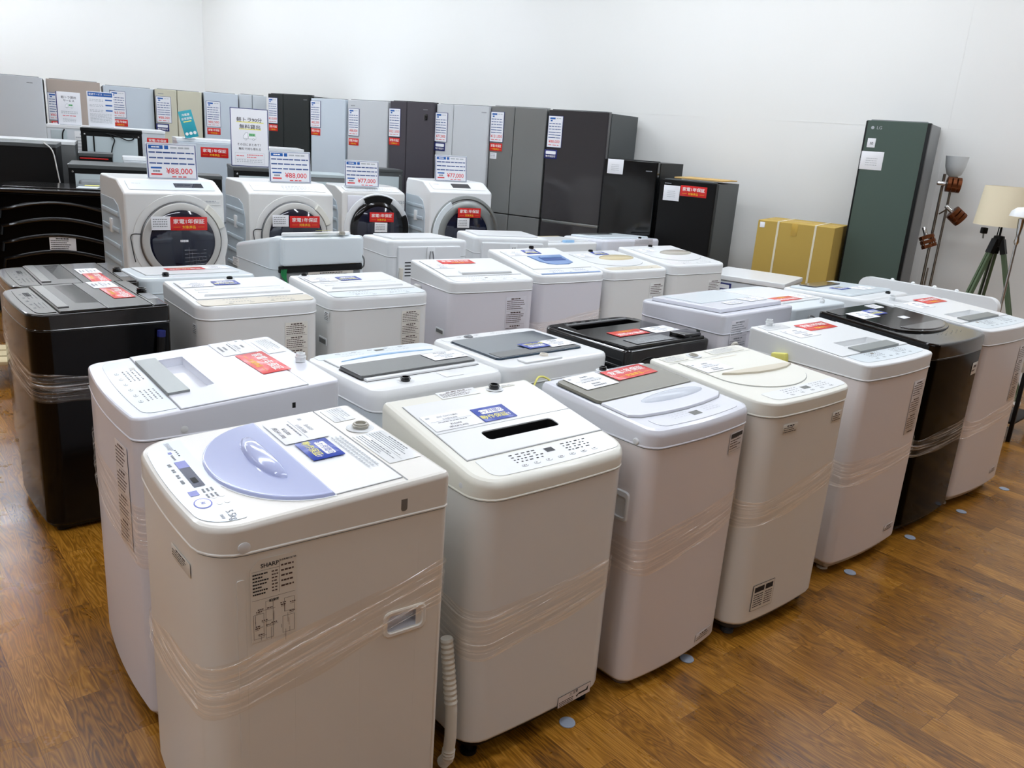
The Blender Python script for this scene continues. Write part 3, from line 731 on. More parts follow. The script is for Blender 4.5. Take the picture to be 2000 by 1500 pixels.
W.stick('spec', 'T', -.02, .216, 0, .001, w=.14, h=.042, mt='txt_brown', bg='pl_white', lh=.0065)
W.stick('spec', 'T', .165, .214, 0, .001, w=.07, h=.014, mt='txt_lgrey', bg='pl_cream', lh=.005)
W.cap(.113, .208, 'black', .016, .016)
m = MB(); w, h = .14, .038
m.rbox(-w/2, -h/2, 0, w/2, h/2, .0006, 'groove_dk', .002, .0001); m.rect(-w/2+.001, -h/2+.001, w/2-.001, h/2-.001, .0008, 'cab_pink'); m.text('⚠注意', -.005, .011, .012, 'txt_black', .001, .01)
for k in range(3): m.dashes(-w*.46, -.005, -.002-k*.006, .003, .001, 'txt_black', .003, .008, .001)
m.add([(.006, -.006, .001), (.058, -.006, .001), (.06, .012, .001), (.05, .0, .001), (.02, .0, .001), (.012, -.012, .001)], [[5, 4, 0], [0, 4, 3, 1], [1, 3, 2]], 'txt_black')
m.build('caution_label', W.root, W.mw('F', .13, .083, 0, .0008))
m = MB(); m.lathe([(.008, -.001), (.008, .0014), (.006, .002), (.0005, .002)], 'pl_back', n=16); m.build('screw_cover', W.root, W.mw('L', -.16, .825, 0, .001))
W.stick('spec', 'L', .06, .745, 0, .001, w=.05, h=.07, mt='txt_black', bg='paper', lh=.008)
W.wrap((.41, .475, .47, .44), (.078, .058, .05, .05), 3, rows=28)
# cord coil on its side
m = MB()
for k in range(4):
    m.tube([(-.285-.012*math.sin(t*.5)-.004*k, .05+.05*math.cos(t)+.004*k, .60+.09*math.sin(t)-.01*k) for t in [2*math.pi*q/20 for q in range(21)]], .0035, 'cord_grey')
m.build('power_cord', W.root)

# --- washer with smoked rear lid window
W = Washer((.445, 2.601, 43.0, .515, .475, .833, .03, .893, .924), 'white washing machine with a smoky see-through rear lid, front aisle row', 'cab_pink', 'pl_lilac', rf=.045, bulge=.02, bev=.022, group=FR, base='base_grey')
W.plate('lid_window', rrect(-.238, -.008, .24, .192, .02), .0006, .011, 'glass_khaki', .004, groove='glass_edge', gw=.005)
W.plate('lid', [(-.238, -.012), (-.238, -.12), (-.2, -.142), (-.1, -.156), (0, -.16), (.1, -.156), (.2, -.142), (.238, -.12), (.238, -.012)], .0006, .01, 'pl_lilac', .006, groove='groove')
W.dome('lid_handle', .045, -.07, .16, .03, .014, 'acrylic', lift=.009)
W.panel(-.222, -.166, 'pl_lilac', -.2, .21, disp=(0, -.196, .045, .026), dmat='lcd', rows=3, btn=0, ink='txt_lgrey', brand=None)
W.stick('paper', 'T', -.125, .14, 2, .0125, w=.16, h=.115)
W.stick('red', 'T', .078, .146, 2, .0125)
W.stick('spec', 'T', .02, .214, 0, .001, w=.36, h=.02, mt='txt_grey', bg='pl_lilac', lh=.006)
W.cap(.03, .225, 'black', .013, .014)
W.stick('spec', 'F', .17, .783, 0, .0012, w=.082, h=.072, mt='txt_brown', bg='cab_pink', lh=.009, head=1)
W.stick('spec', 'F', .15, .075, 0, .0012, w=.1, h=.03, mt='txt_brown', bg='cab_pink', lh=.008)
W.stick('spec', 'L', -.07, .862, 0, .0012, w=.05, h=.02, mt='txt_black', bg='pl_lilac', lh=.006)
m = MB(); m.lathe([(.011, -.001), (.011, .004), (.008, .007), (.0005, .008)], 'pl_back', n=16); m.build('screw_cover', W.root, W.mw('L', -.18, .848, 0, .001))
m = MB(); o_, i_ = rrect(-.03, -.05, .03, .05, .014), rrect(-.02, -.036, .02, .03, .008)
m.loft([[(x, y, z) for x, y in p] for p, z in ((o_, 0), (ins(o_, .003), .006), (ins(i_, -.002), .007), (i_, .003), (i_, .0012))], 'pl_back', False, True); m.build('side_handle', W.root, W.mw('L', -.15, .63, 0, 0))
W.wrap((.48, .56, .52, .48), (.062, .058, .05, .05), 4, rows=28)

# --- cream washer with tan lid handle
W = Washer((.883, 2.965, 40.5, .546, .527, .843, .05, .897, .925), 'cream washing machine with a long tan lid handle, front aisle row', 'cab_cream', 'pl_cream', rf=.075, group=FR, base='grey_dark', bulge=.014, bev=.01)
W.plate('lid', [(x, y) for x, y in arcD(.02, -.005, .225, .162)]+[(.245, .178), (-.205, .178)], .0006, .004, 'pl_cream', .002)
W.plate('lid_handle', [(-.163, .012), (-.1, -.012), (0, -.034), (.1, -.04), (.18, -.034), (.236, -.016), (.2, .0), (.1, .006), (0, .01), (-.1, .014)], .004, .012, 'tan', .003, groove=None)
m = MB(); W.trect(m, -.25, .1835, .25, .1855, .0012, 'groove'); W.trect(m, -.04, .152, .12, .158, .0044, 'tan'); m.build('lid_hinge', W.root)
W.panel(-.245, -.178, 'pl_white', -.2, .255, disp=(.035, -.205, .045, .022), dmat='lcd', rows=3, btn=5, ink='txt_grey')
W.stick('paper', 'T', -.125, .095, 0, .0055, w=.155, h=.1)
W.cap(-.06, .225, 'taupe', .017, .006)
W.stick('spec', 'T', .13, .222, 0, .001, w=.2, h=.05, mt='txt_lgrey', bg='pl_cream', lh=.007); W.stick('spec', 'T', -.18, .222, 0, .001, w=.12, h=.05, mt='txt_lgrey', bg='pl_cream', lh=.007)
W.stick('spec', 'F', -.14, .8, 0, .0012, w=.08, h=.034, mt='txt_black', bg='label_clear', lh=.007)
W.stick('spec', 'F', .165, .792, 0, .0012, w=.07, h=.04, mt='txt_brown', bg='label_clear', lh=.008)
m = MB(); w, h = .125, .105
m.rbox(-w/2, -h/2, 0, w/2, h/2, .0006, 'groove_dk', .003, .0001); m.rect(-w/2+.0015, -h/2+.0015, w/2-.0015, h/2-.0015, .0009, 'label_beige')
m.rect(-w*.42, h*.2, w*.02, h*.4, .0012, 'txt_black'); m.rect(w*.08, h*.2, w*.42, h*.4, .0012, 'txt_black')
for k in range(6): m.dashes(-w*.42, 0, h*(.1-k*.09), .004, .0012, 'txt_black', .004, .01, .0015); m.dashes(w*.08, w*.42, h*(.1-k*.09), .004, .0012, 'txt_brown', .004, .01, .0015)
m.build('caution_label', W.root, W.mw('F', -.13, .155, 0, .0008))
W.wrap((.485, .585, .52, .48), (.055, .042, .04, .04), 5, rows=26)

# --- tall white washer with silver bar
W = toshiba((1.416, 3.526, 40.0, .558, .56, .854, .045, .921, .958), 'tall white washing machine with a silver lid bar, left of the black one', 'cab_pink', 'pl_white',
            ((.457, .49, .47, .46), (.057, .045, .04, .04)), (.066, .166), (-.13, .12), FR, ubar=(-.13, .19), capuv=(-.16, .262), seed=6, front_label=(.175, .69, .11, .24), redrot=0, capm='pl_back')
W.stick('spec', 'L', -.13, .877, 0, .001, w=.05, h=.035, mt='txt_black', bg='pl_white', lh=.007)
W.stick('spec', 'F', .175, .12, 0, .0012, w=.09, h=.03, mt='txt_brown', bg='cab_pink', lh=.008)
m = MB()      # foam block taped on the side
m.rbox(-.035, -.025, 0, .035, .02, .028, 'yellow', .006); m.build('foam_block', W.root, W.mw('L', .1, .865, 10, .001))

# --- black glossy washer
W = Washer((1.87, 3.96, 41.0, .565, .57, .86, .04, .935, .975), 'glossy black washing machine between two tall white ones, front aisle row', 'black_body', 'black', rf=.05, bulge=.02, bev=.012, base='black_matte', group=FR)
W.plate('lid', [(x, y) for x, y in arcD(.02, -.05, .25, .12)]+[(.268, .17), (-.225, .17)], .0006, .009, 'black_top', .004, groove='void')
W.plate('lid_handle', arcD(.03, -.07, .2, .085)+[], .0092, .014, 'glass_grey', .004, groove=None)
W.plate('rear_panel', rrect(-.26, .18, .26, .262, .01), .0006, .003, 'black_top', .001, groove='void')
W.stick('paper', 'T', -.15, .128, 0, .0105, w=.16, h=.1); W.stick('blue', 'T', -.01, .142, 0, .0105); W.stick('qr', 'T', .15, .225, 0, .004, w=.1, h=.06)
m = MB(); W.trect(m, .03, .01, .1, .045, .0102, 'paper_gloss'); m.build('care_sticker', W.root)
m = MB()
for k in range(14): W.tdash(m, -.05+k*.018, -.045+k*.018, -.19-.012*(k % 3), .006, .0009, 'silver_dk', .004, .009, .004)
m.build('panel_marking', W.root)
W.stick('spec', 'F', .19, .775, 0, .0012, w=.08, h=.06, mt='txt_brown', bg='cab_cream', lh=.02)
W.wrap((.44, .475, .47, .44), (.045, .055, .04, .04), 7, rows=24)

# --- rightmost white washer
W = toshiba((2.312, 4.356, 40.0, .576, .6, .863, .055, .942, .981), 'rightmost tall white washing machine of the front aisle row, right of the black one', 'cab_pink', 'pl_white',
            ((.43, .50, .47, .46), (.04, .05, .04, .04)), (.09, .17), (-.12, .13), FR, ubar=(-.2, .16), capuv=(-.16, .262), seed=8, front_label=(.175, .68, .11, .3), redrot=0, capm='pl_back')
W.stick('spec', 'F', .175, .13, 0, .0012, w=.09, h=.03, mt='txt_brown', bg='cab_pink', lh=.008)

# ================================================================= black washers on the left
BK = 'pair of glossy black washing machines on the left'
def black_pair(P, label, seed, papers, wrapz):
    hole = [(-.25, -.066), (.145, -.066), (.165, .016), (-.25, .016)]
    W = Washer(P, label, 'black_cab', 'black_top', rf=.075, bulge=.012, bev=.01, base='black_matte', group=BK, holes=[(hole, .05, 'black', 'void')])
    w2 = P[3]/2-.006
    W.plate('lid', rect(-w2, -.152, w2, .018), .0006, .007, 'black_top', .003, groove='void', holes=[hole])
    W.plate('lid_rear', rect(-w2, .02, w2, .188), .0006, .007, 'black_top', .003, groove='void')
    m = MB(); m.prism(rect(-.255, -.145, .21, -.105), .007, .011, 'glass_grey', .002, W.f3); m.build('lid_handle', W.root)
    m = MB(); m.prism([(x, y) for x, y in rr(.36, .09, .02, .02, 0, 4, -.02, -.03)], -.03, -.012, 'glass_smoke', .01, W.f3); m.build('lid_grip', W.root) if seed == 11 else None
    W.plate('rear_panel', rect(-w2, .196, w2, P[4]/2-.012), .0006, .004, 'black_top', .002, groove='void')
    W.panel(-P[4]/2+.03, -.158, 'black_top', disp=(-.12, -.19, .07, .022), dmat='void', rows=3, btn=5, ink='silver_dk', b=.0004)
    W.cap(-.01, .232, 'black', .02, .02, well=False)
    W.stick('spec', 'T', .1, .228, 0, .0045, w=.13, h=.045, mt='txt_grey', bg='side_grey', lh=.008)
    W.stick('paper', 'T', *papers[0], 0, .008, w=.155, h=.1); W.stick('red', 'T', *papers[1], 0, .008, w=.23, h=.085)
    W.wrap(*wrapz, seed=seed, rows=24)
    return W
W = black_pair((-1.815, 3.38, -49.0, .568, .512, .847, .03, .915, .922), 'front one of two black washing machines at the left', 11, ((-.2, .12), (.0, .13)), ((.66, .62, .60, .62), (.05, .055, .05, .05)))
m = MB(); m.tube([(.3, .21, .80), (.305, .2, .7), (.31, .19, .6), (.31, .19, .45)], .016, 'black_matte'); m.tube([(.3, .212, .82), (.3, .21, .795)], [.017, .017], 'navy'); m.build('supply_hose', W.root)
W = black_pair((-2.241, 4.029, -51.0, .56, .53, .82, .03, .875, .882), 'rear one of two black washing machines at the left', 12, ((-.02, .1), (.16, .1)), ((.60, .56, .55, .56), (.05, .06, .05, .05)))

# ================================================================= second row, backs towards the front row
SR = 'washing machines in the second row, backs to the front row'
def rear_kit(W, cover=True, label=True, cordc='cord_grey', z0=.1, cov='pl_back'):
    """back panel with its service cover, hose and cord"""
    m = MB(); m.rbox(-W.w*.36, -.0, -.28, W.w*.36, .006, .28, cov, .004); m.build('back_panel', W.root, Matrix.Translation((0, W.d/2, W.zs-.34)))
    m = MB(); pts = [(.12-.05*math.cos(t), W.d/2+.022+.008*math.sin(3*t), W.zs-.02+.05*math.sin(t)) for t in [math.pi*q/12 for q in range(-3, 16)]]
    m.tube(pts, .004, cordc); m.build('power_cord', W.root)
    m = MB(); m.tube([(-.16, W.d/2+.03, .03+.6*q/20) for q in range(21)], [.013+.0015*(q % 2) for q in range(21)], 'hose_white'); m.build('drain_hose', W.root)
W = Washer((-.395, 2.887, 222, .56, .49, .79, .04, .865, .868), 'white washing machine with a grey glass lid and pale blue arc', 'cab_cool', 'pl_white', rf=.05, rb=.05, bev=.03, group=SR)
W.plate('lid_window', rrect(-.24, -.04, .245, .112, .008), .0006, .016, 'glass_smoke', .003, groove='void', gw=.005)
W.plate('lid_trim', rect(-.235, .114, .24, .135), .0006, .009, 'pl_white', .002, groove='black')
W.plate('lid', rect(-.235, -.165, .235, -.044), .0006, .006, 'pl_white', .003)
W.plate('lid_handle', [(-.2, -.105), (-.1, -.13), (0, -.138), (.1, -.13), (.2, -.105), (.1, -.117), (0, -.121), (-.1, -.117)], .006, .009, 'pale_blue', .002, groove=None)
W.panel(-.232, -.172, 'pl_cool', disp=(-.02, -.205, .04, .02), dmat='lcd', rows=2, btn=5, ink='txt_lgrey')
W.stick('paper', 'T', -.165, .02, 0, .0175, w=.155, h=.095)
W.cap(.12, .185, 'black', .016, .016); m = MB(); m.prism(rrect(-.11, .15, -.03, .215, .006), .0006, .002, 'pl_white', .001, W.f3); m.build('filter_cover', W.root)
rear_kit(W)
W = Washer((.021, 3.288, 221.3, .55, .5, .79, .04, .865, .868), 'white washing machine with a dark blue glass lid and violet sticker', 'cab_cool', 'pl_white', rf=.05, rb=.05, bev=.02, group=SR)
W.plate('lid_window', rrect(-.215, -.165, .235, .145, .015), .0006, .008, 'glass_teal', .003, groove='glass_edge', gw=.004)
W.plate('lid', rect(-.2, .07, .22, .14), .008, .0095, 'glass_smoke', .001, groove=None)
W.panel(-.232, -.178, 'pl_white', disp=None, rows=2, btn=4, ink='txt_lgrey')
W.dome('dial', .11, -.205, .02, .02, .01, 'silver_dk')
W.stick('blue', 'T', -.03, .055, 0, .011); W.stick('paper', 'T', -.145, .062, 0, .011, w=.135, h=.1)
W.cap(.04, .19, 'label_beige', .017, .016, well=False)
m = MB(); m.rbox(-.02, .178, W.zt(.2), .17, .235, W.zt(.2)+.008, 'pl_white', .004); m.build('inlet_cover', W.root)
rear_kit(W, cordc='yellow')
slot3 = [(-.2, -.17), (.205, -.17), (.215, -.1), (-.21, -.1)]
W = Washer((.504, 3.695, 221, .56, .53, .79, .04, .863, .867), 'black washing machine with an open lid slot and red sticker, seen from its back', 'black_cab', 'black', rf=.06, rb=.03, bev=.012, base='black_matte', group=SR, holes=[(slot3, .05, 'black', 'void')])
W.plate('lid', rect(-.255, -.185, .255, .105), .0006, .008, 'black_top', .003, groove='void', holes=[slot3])
m = MB(); m.prism(rect(-.2, -.195, .2, -.178), .008, .012, 'silver_dk', .002, W.f3); m.build('lid_handle', W.root)
W.plate('rear_panel', rect(-.255, .112, .255, .245), .0006, .012, 'black', .004, groove='void')
W.stick('spec', 'T', .055, .185, 0, .0135, w=.25, h=.085, mt='txt_lgrey', bg='side_grey', lh=.012)
W.panel(-.25, -.2, 'black_top', disp=None, rows=3, btn=6, ink='silver', b=.0004)
W.stick('red', 'T', .035, .045, 0, .0095, w=.2, h=.085); W.stick('paper', 'T', -.17, .055, 0, .0095, w=.17, h=.1)
m = MB(); m.rbox(-.24, .15, W.zt(.2)+.01, -.12, .24, W.zt(.2)+.026, 'black', .006); m.build('inlet_cover', W.root)
rear_kit(W, cordc='cord_white', cov='black_matte')
W = Washer((.988, 4.07, 223, .60, .50, .88, .05, .955, .975), 'white washing machine with a flat dark-edged lid, behind the cream one', 'cab_lilac', 'pl_lilac', rf=.06, rb=.025, bev=.012, group=SR)
W.plate('lid', rect(-.26, -.2, .26, .2), .0006, .02, 'pl_lilac', .006, groove='groove_dk')
W.plate('lid_window', rrect(-.22, -.17, .22, .06, .01), .0205, .024, 'pl_cool', .002, groove=None)
W.stick('qr', 'T', .05, .12, 0, .022, w=.11, h=.06); W.stick('paper', 'T', -.15, .1, 0, .022, w=.15, h=.09)
W.stick('spec', 'B', .17, .88, 0, .002, w=.14, h=.13, mt='txt_grey', bg='cab_lilac', lh=.011)
m = MB(); m.prism(rrect(-.01, -.016, .01, .016, .003), -.0005, .0012, 'side_dark'); m.build('lid_latch', W.root, W.mw('R', .12, .87, 0, .001))
m = MB(); m.tube([(.22, .28, .8), (.25, .3, .85), (.27, .29, .84), (.28, .28, .76), (.27, .28, .66)], .008, 'hose_white'); m.build('supply_hose', W.root)
W = Washer((1.423, 4.543, 221, .52, .55, .87, .05, .935, .94), 'low white washing machine with red sticker, just behind the black front-row washer', 'cab_cool', 'pl_cool', rf=.05, rb=.03, bev=.012, group=SR)
W.plate('lid', rect(-.23, -.2, .23, .15), .0006, .008, 'pl_white', .003); W.stick('red', 'T', .06, .09, 0, .0095, w=.215); W.stick('paper', 'T', -.13, .08, 0, .0095, w=.15, h=.09)
W.cap(-.1, .22, 'pl_white', .014, .02, False); rear_kit(W)
W = Washer((1.95, 4.93, 223, .58, .52, .86, .05, .935, .955), 'white washing machine with a domed lid and dark glass strip, near the twin-tub', 'cab_cool', 'pl_white', rf=.06, rb=.04, bev=.02, group=SR)
W.plate('lid', rect(-.25, -.22, .25, .16), .0006, .014, 'pl_cool', .008); W.plate('lid_window', rrect(-.12, -.2, .2, -.09, .02), .0145, .02, 'glass_dark', .003, groove=None)
W.stick('paper', 'T', -.08, .06, 0, .0155, w=.16, h=.1); W.stick('blue', 'T', .07, .0, 0, .0155); W.cap(-.1, .21, 'black', .014, .014); rear_kit(W)

# ================================================================= third row, panels towards the camera
TR = 'washing machines in the third row'
def pana(P, label, pan, paper, blue, capu):
    W = Washer(P, label, 'cab_white', 'pl_white', rf=.07, bulge=.008, bev=.02, group=TR)
    W.plate('lid', rect(-.245, -.14, .245, .2), .0006, .004, 'pl_white', .002)
    W.plate('lid_handle', [(-.2, -.1), (.2, -.1), (.17, -.055), (-.17, -.055)], .004, .014, 'pl_white', .005, groove=None)
    for v in (-.02, .03): W.plate('lid_ridge', rect(-.2, v-.007, .2, v+.007), .004, .0075, 'pl_white', .003, groove=None)
    W.panel(-P[4]/2+.012, -.155, pan, -P[3]/2+.02, P[3]/2-.02, rows=2, btn=4, ink='txt_grey', b=.0006)
    W.stick('paper', 'T', *paper, 0, .006, w=.15, h=.095); W.stick('blue', 'T', *blue, 0, .006)
    W.cap(capu, .235, 'black_matte', .014, .012)
    W.stick('spec', 'F', .155, .68, 0, .001, w=.11, h=.25, mt='txt_brown', bg='label_clear', lh=.009)
    W.stick('spec', 'L', -.2, .79, 0, .001, w=.05, h=.05, mt='txt_black', bg='pl_white', lh=.008)
    return W
pana((-1.297, 3.796, 38.6, .554, .535, .835, .05, .9, .922), 'white washing machine with a beige control strip, right of the black washers', 'tan', (-.17, .125), (-.025, .135), .03)
W = pana((-.827, 4.23, 38.5, .552, .524, .823, .05, .89, .912), 'white washing machine with pale grey control strip, right of the beige-stripped one', 'pl_cool', (-.16, .11), (-.01, .105), -.2)
m = MB(); m.rbox(-.045, -.02, 0, .045, .02, .004, 'pl_back', .008); m.rbox(-.036, -.012, .004, .036, .012, .0045, 'side_grey', .004, .0004); m.build('side_handle', W.root, W.mw('L', -.16, .66, 0, 0))
W = Washer((-.28, 4.85, 34.0, .565, .51, .831, .05, .897, .945), 'white washing machine with a red sticker and a lid handle bar, third row', 'cab_lilac', 'pl_white', rf=.05, bulge=.006, bev=.014, group=TR)
W.plate('lid', rect(-.25, -.14, .25, .2), .0006, .005, 'pl_white', .003); W.plate('lid_handle', rect(-.14, -.115, .2, -.075), .005, .016, 'pl_white', .005, groove=None)
m = MB(); W.trect(m, -.14, -.128, .2, -.118, .006, 'silver'); m.build('handle_trim', W.root)
W.panel(-.245, -.15, 'pl_white', disp=(-.02, -.19, .02, .012), rows=2, btn=5, ink='txt_lgrey')
W.stick('red', 'T', -.03, .148, 0, .0065, w=.225, h=.085); W.stick('paper', 'T', -.18, .06, 0, .0065, w=.14, h=.09)
W.stick('spec', 'F', .15, .68, 0, .001, w=.14, h=.24, mt='txt_brown', bg='cab_lilac', lh=.0115)
m = MB(); m.rbox(-.03, -.02, 0, .03, .02, .03, 'cord_white', .01); m.build('inlet_elbow', W.root, W.mw('L', .12, .8, 0, .001))
m = MB(); m.rbox(-.05, -.018, 0, .05, .018, .004, 'pl_back', .008); m.rbox(-.04, -.01, .004, .04, .01, .0045, 'side_grey', .004, .0004); m.build('side_handle', W.root, W.mw('L', -.15, .6, 0, 0))
W = Washer((.167, 5.317, 37.3, .56, .545, .842, .05, .897, .98), 'white washing machine with a bright blue lid handle plate and blue control strip, third row', 'cab_lilac', 'pl_white', rf=.06, bulge=.01, bev=.018, group=TR)
W.plate('lid', rect(-.23, -.16, .24, .2), .0006, .004, 'pl_white', .002)
W.plate('lid_handle', [(-.1, .08), (-.085, -.03), (-.05, -.08), (.0, -.1), (.1, -.1), (.16, -.07), (.175, .085)], .004, .01, 'handle_blue', .004, groove='groove')
W.plate('handle_grip', rect(-.045, -.035, .13, .035), .0102, .013, 'blue_dash', .002, groove='handle_blue'); W.plate('handle_bar', rect(-.045, .01, .13, .03), .013, .018, 'handle_blue', .003, groove=None)
W.panel(-.245, -.18, 'pl_white', rows=3, btn=3, ink='blue_dash')
m = MB(); W.trect(m, -.24, -.262, .24, -.243, .0022, 'handle_blue'); m.build('panel_stripe', W.root)
W.stick('blue', 'T', -.005, .165, 0, .0055); W.stick('paper', 'T', -.15, .14, 0, .0055, w=.14, h=.09); W.cap(.06, .25, 'black_matte', .016, .018)
m = MB(); m.rbox(-.02, -.02, 0, .02, .02, .03, 'cord_white', .01); m.build('inlet_elbow', W.root, W.mw('L', .06, .85, 0, .001))
m = MB(); m.prism(rrect(-.012, -.012, .012, .012, .003), 0, .001, 'txt_grey'); m.build('side_mark', W.root, W.mw('L', -.2, .79, 0, .001))
W.wrap((.55, .62, .62, .58), (.05, .05, .04, .04), 14, rows=16)
def eye(P, label, hm, strip, cab):
    W = Washer(P, label, cab, 'pl_white', rf=.06, bulge=.008, bev=.016, group=TR)
    W.plate('lid', [(x, y) for x, y in arcD(.0, -.02, .235, .15)]+[(.235, .19), (-.235, .19)], .0006, .006, 'pl_white', .004)
    W.dome('lid_handle', .07, .03, .16, .062, .016, hm, lift=.005, pw=.6)
    W.panel(-.25, -.185, strip, rows=2, btn=3, ink='txt_grey')
    W.stick('paper', 'T', -.15, .12, 0, .0075, w=.14, h=.09); W.cap(.02, .245, 'black_matte', .016, .014)
    W.stick('spec', 'F', .17, .66, 0, .001, w=.14, h=.28, mt='txt_brown', bg=cab, lh=.012)
    return W
W = eye((.629, 5.727, 38.4, .564, .56, .83, .05, .893, .94), 'white washing machine with a gold lens-shaped lid handle, third row', 'gold', 'tan', 'cab_white'); W.stick('blue', 'T', .03, .165, 0, .0075)
eye((1.1, 6.08, 37.5, .559, .56, .842, .05, .913, .965), 'white washing machine with a grey-brown lens-shaped lid handle, right end of the third row', 'taupe', 'pl_white', 'cab_white')

# ================================================================= fourth row, backs towards the camera
R4 = 'washing machines in the fourth row, seen from behind'
W = Washer((-1.812, 4.45, 218, .60, .48, .79, .04, .85, .872), 'low white washing machine with a small dark knob, behind the beige-stripped one', 'cab_cool', 'pl_cool', rf=.05, rb=.06, bev=.02, group=R4)
W.plate('lid', rect(-.24, -.2, .24, .12), .0006, .006, 'pl_white', .003); W.cap(.16, .18, 'black', .017, .02); W.stick('red', 'T', 0, -.05, 0, .0075, w=.2); W.stick('paper', 'T', -.17, -.05, 0, .0075, w=.13); rear_kit(W)
# tall back washer-dryer
W = Washer((-1.389, 5.145, 220.6, .61, .60, .85, .04, .93, 1.045), 'bulky white washing machine with a tall smooth rear cover and black gap below it', 'cab_cool', 'pl_cool', rf=.09, rb=.05, bev=.03, group=R4)
m = MB(); m.rbox(-.262, .20, .875, .262, .345, 1.038, 'pl_cool', .02); m.build('rear_cover', W.root)
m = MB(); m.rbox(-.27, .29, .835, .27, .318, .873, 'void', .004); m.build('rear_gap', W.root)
m = MB(); m.rbox(-.2, .27, 1.04, .24, .295, 1.065, 'pl_white', .01); m.build('lid_edge', W.root)
W.cap(-.13, .315, 'taupe', .018, .02, False); W.stick('spec', 'T', -.01, .31, 0, .03, w=.09, h=.03, mt='txt_grey', bg='yellow', lh=.01)
m = MB()
for k in range(5): m.tube([(.22+.008*k, .31, .87), (.235+.006*k, .325, .82), (.225-.006*k, .322, .74), (.235, .318, .66)], .0035, 'wire_green')
m.tube([(-.27, .29, .93), (-.285, .31, .9), (-.28, .32, .86), (-.265, .31, .84)], .005, 'cord_grey'); m.build('wiring', W.root)
m = MB(); m.rbox(-.26, .302, .12, .26, .31, .83, 'side_grey', .004); m.build('back_panel', W.root)
W.stick('spec', 'B', -.06, .82, 0, .014, w=.3, h=.025, mt='txt_black', bg='label_beige', lh=.008)
W.stick('spec', 'R', -.24, .82, 0, .001, w=.1, h=.05, mt='txt_grey', bg='pl_white', lh=.008)
def vent_back(P, label, wide=True, knob=True):
    W = Washer(P, label, 'pl_back', 'pl_back', rf=.04, rb=.04, bev=.02, group=R4)
    d2 = P[4]/2; z = P[7]
    m = MB(); m.rbox(-.24, d2-.06, z-.42, .24, d2+.02, z-.02, 'pl_back', .012); m.build('rear_cover', W.root)
    for sx in (-1, 1):
        m = MB()
        for k in range(5): m.rbox(sx*.13-.06, d2+.0195, z-.13-k*.022, sx*.13+.06, d2+.022, z-.122-k*.022, 'groove_dk', .001)
        m.build('vent', W.root)
    m = MB(); m.rbox(-.03, d2+.0195, z-.22, .03, d2+.03, z-.02, 'pl_back', .008); m.tube([(-.01, d2+.034, z-.05), (-.018, d2+.036, z-.11), (0, d2+.036, z-.17), (.012, d2+.036, z-.1), (.006, d2+.034, z-.05)], .003, 'cord_grey'); m.build('cord_clip', W.root)
    W.plate('lid', rect(-.23, -d2+.04, .23, d2-.1), .0006, .012, 'pl_white', .005)
    m = MB(); m.tube([(.22, d2+.03, z-.16+.0-.02*q) for q in range(20)], .014, 'hose_white'); m.build('drain_hose', W.root)
    return W
vent_back((-.756, 5.82, 214, .60, .46, .86, .04, .955, .972), 'left one of two vented white washing machines seen from behind')
W = vent_back((-.156, 6.3, 200, .58, .5, .86, .04, .965, .977), 'right one of two vented white washing machines seen from behind')
W = Washer((.254, 6.89, 218, .56, .5, .80, .04, .88, .90), 'low white washing machine with a pale blue catch and cream strip on top, fourth row', 'cab_cool', 'pl_white', rf=.04, rb=.04, bev=.014, group=R4)
W.plate('lid', rect(-.24, -.2, .24, .16), .0006, .01, 'pl_white', .004); W.plate('lid_catch', rrect(-.05, .17, .05, .215, .01), .0006, .02, 'pale_blue', .005, groove=None); W.plate('lid_trim', rect(-.24, -.235, .24, -.205), .0006, .012, 'gold', .003, groove=None); rear_kit(W)
W = Washer((.77, 7.28, 218, .66, .56, .80, .04, .89, .925), 'white washing machine with faint printed diagrams, right end of the fourth row', 'cab_lilac', 'pl_lilac', rf=.06, rb=.05, bev=.024, group=R4)
W.plate('lid', rect(-.27, -.22, .27, .18), .0006, .016, 'pl_cool', .008); W.plate('lid_window', rrect(-.1, -.2, .2, -.08, .02), .0165, .022, 'glass_smoke', .003, groove=None)
W.cap(-.14, .21, 'black_matte', .014, .014); W.stick('spec', 'B', -.12, .9, 0, .002, w=.22, h=.05, mt='txt_lgrey', bg='cab_lilac', lh=.009); rear_kit(W)

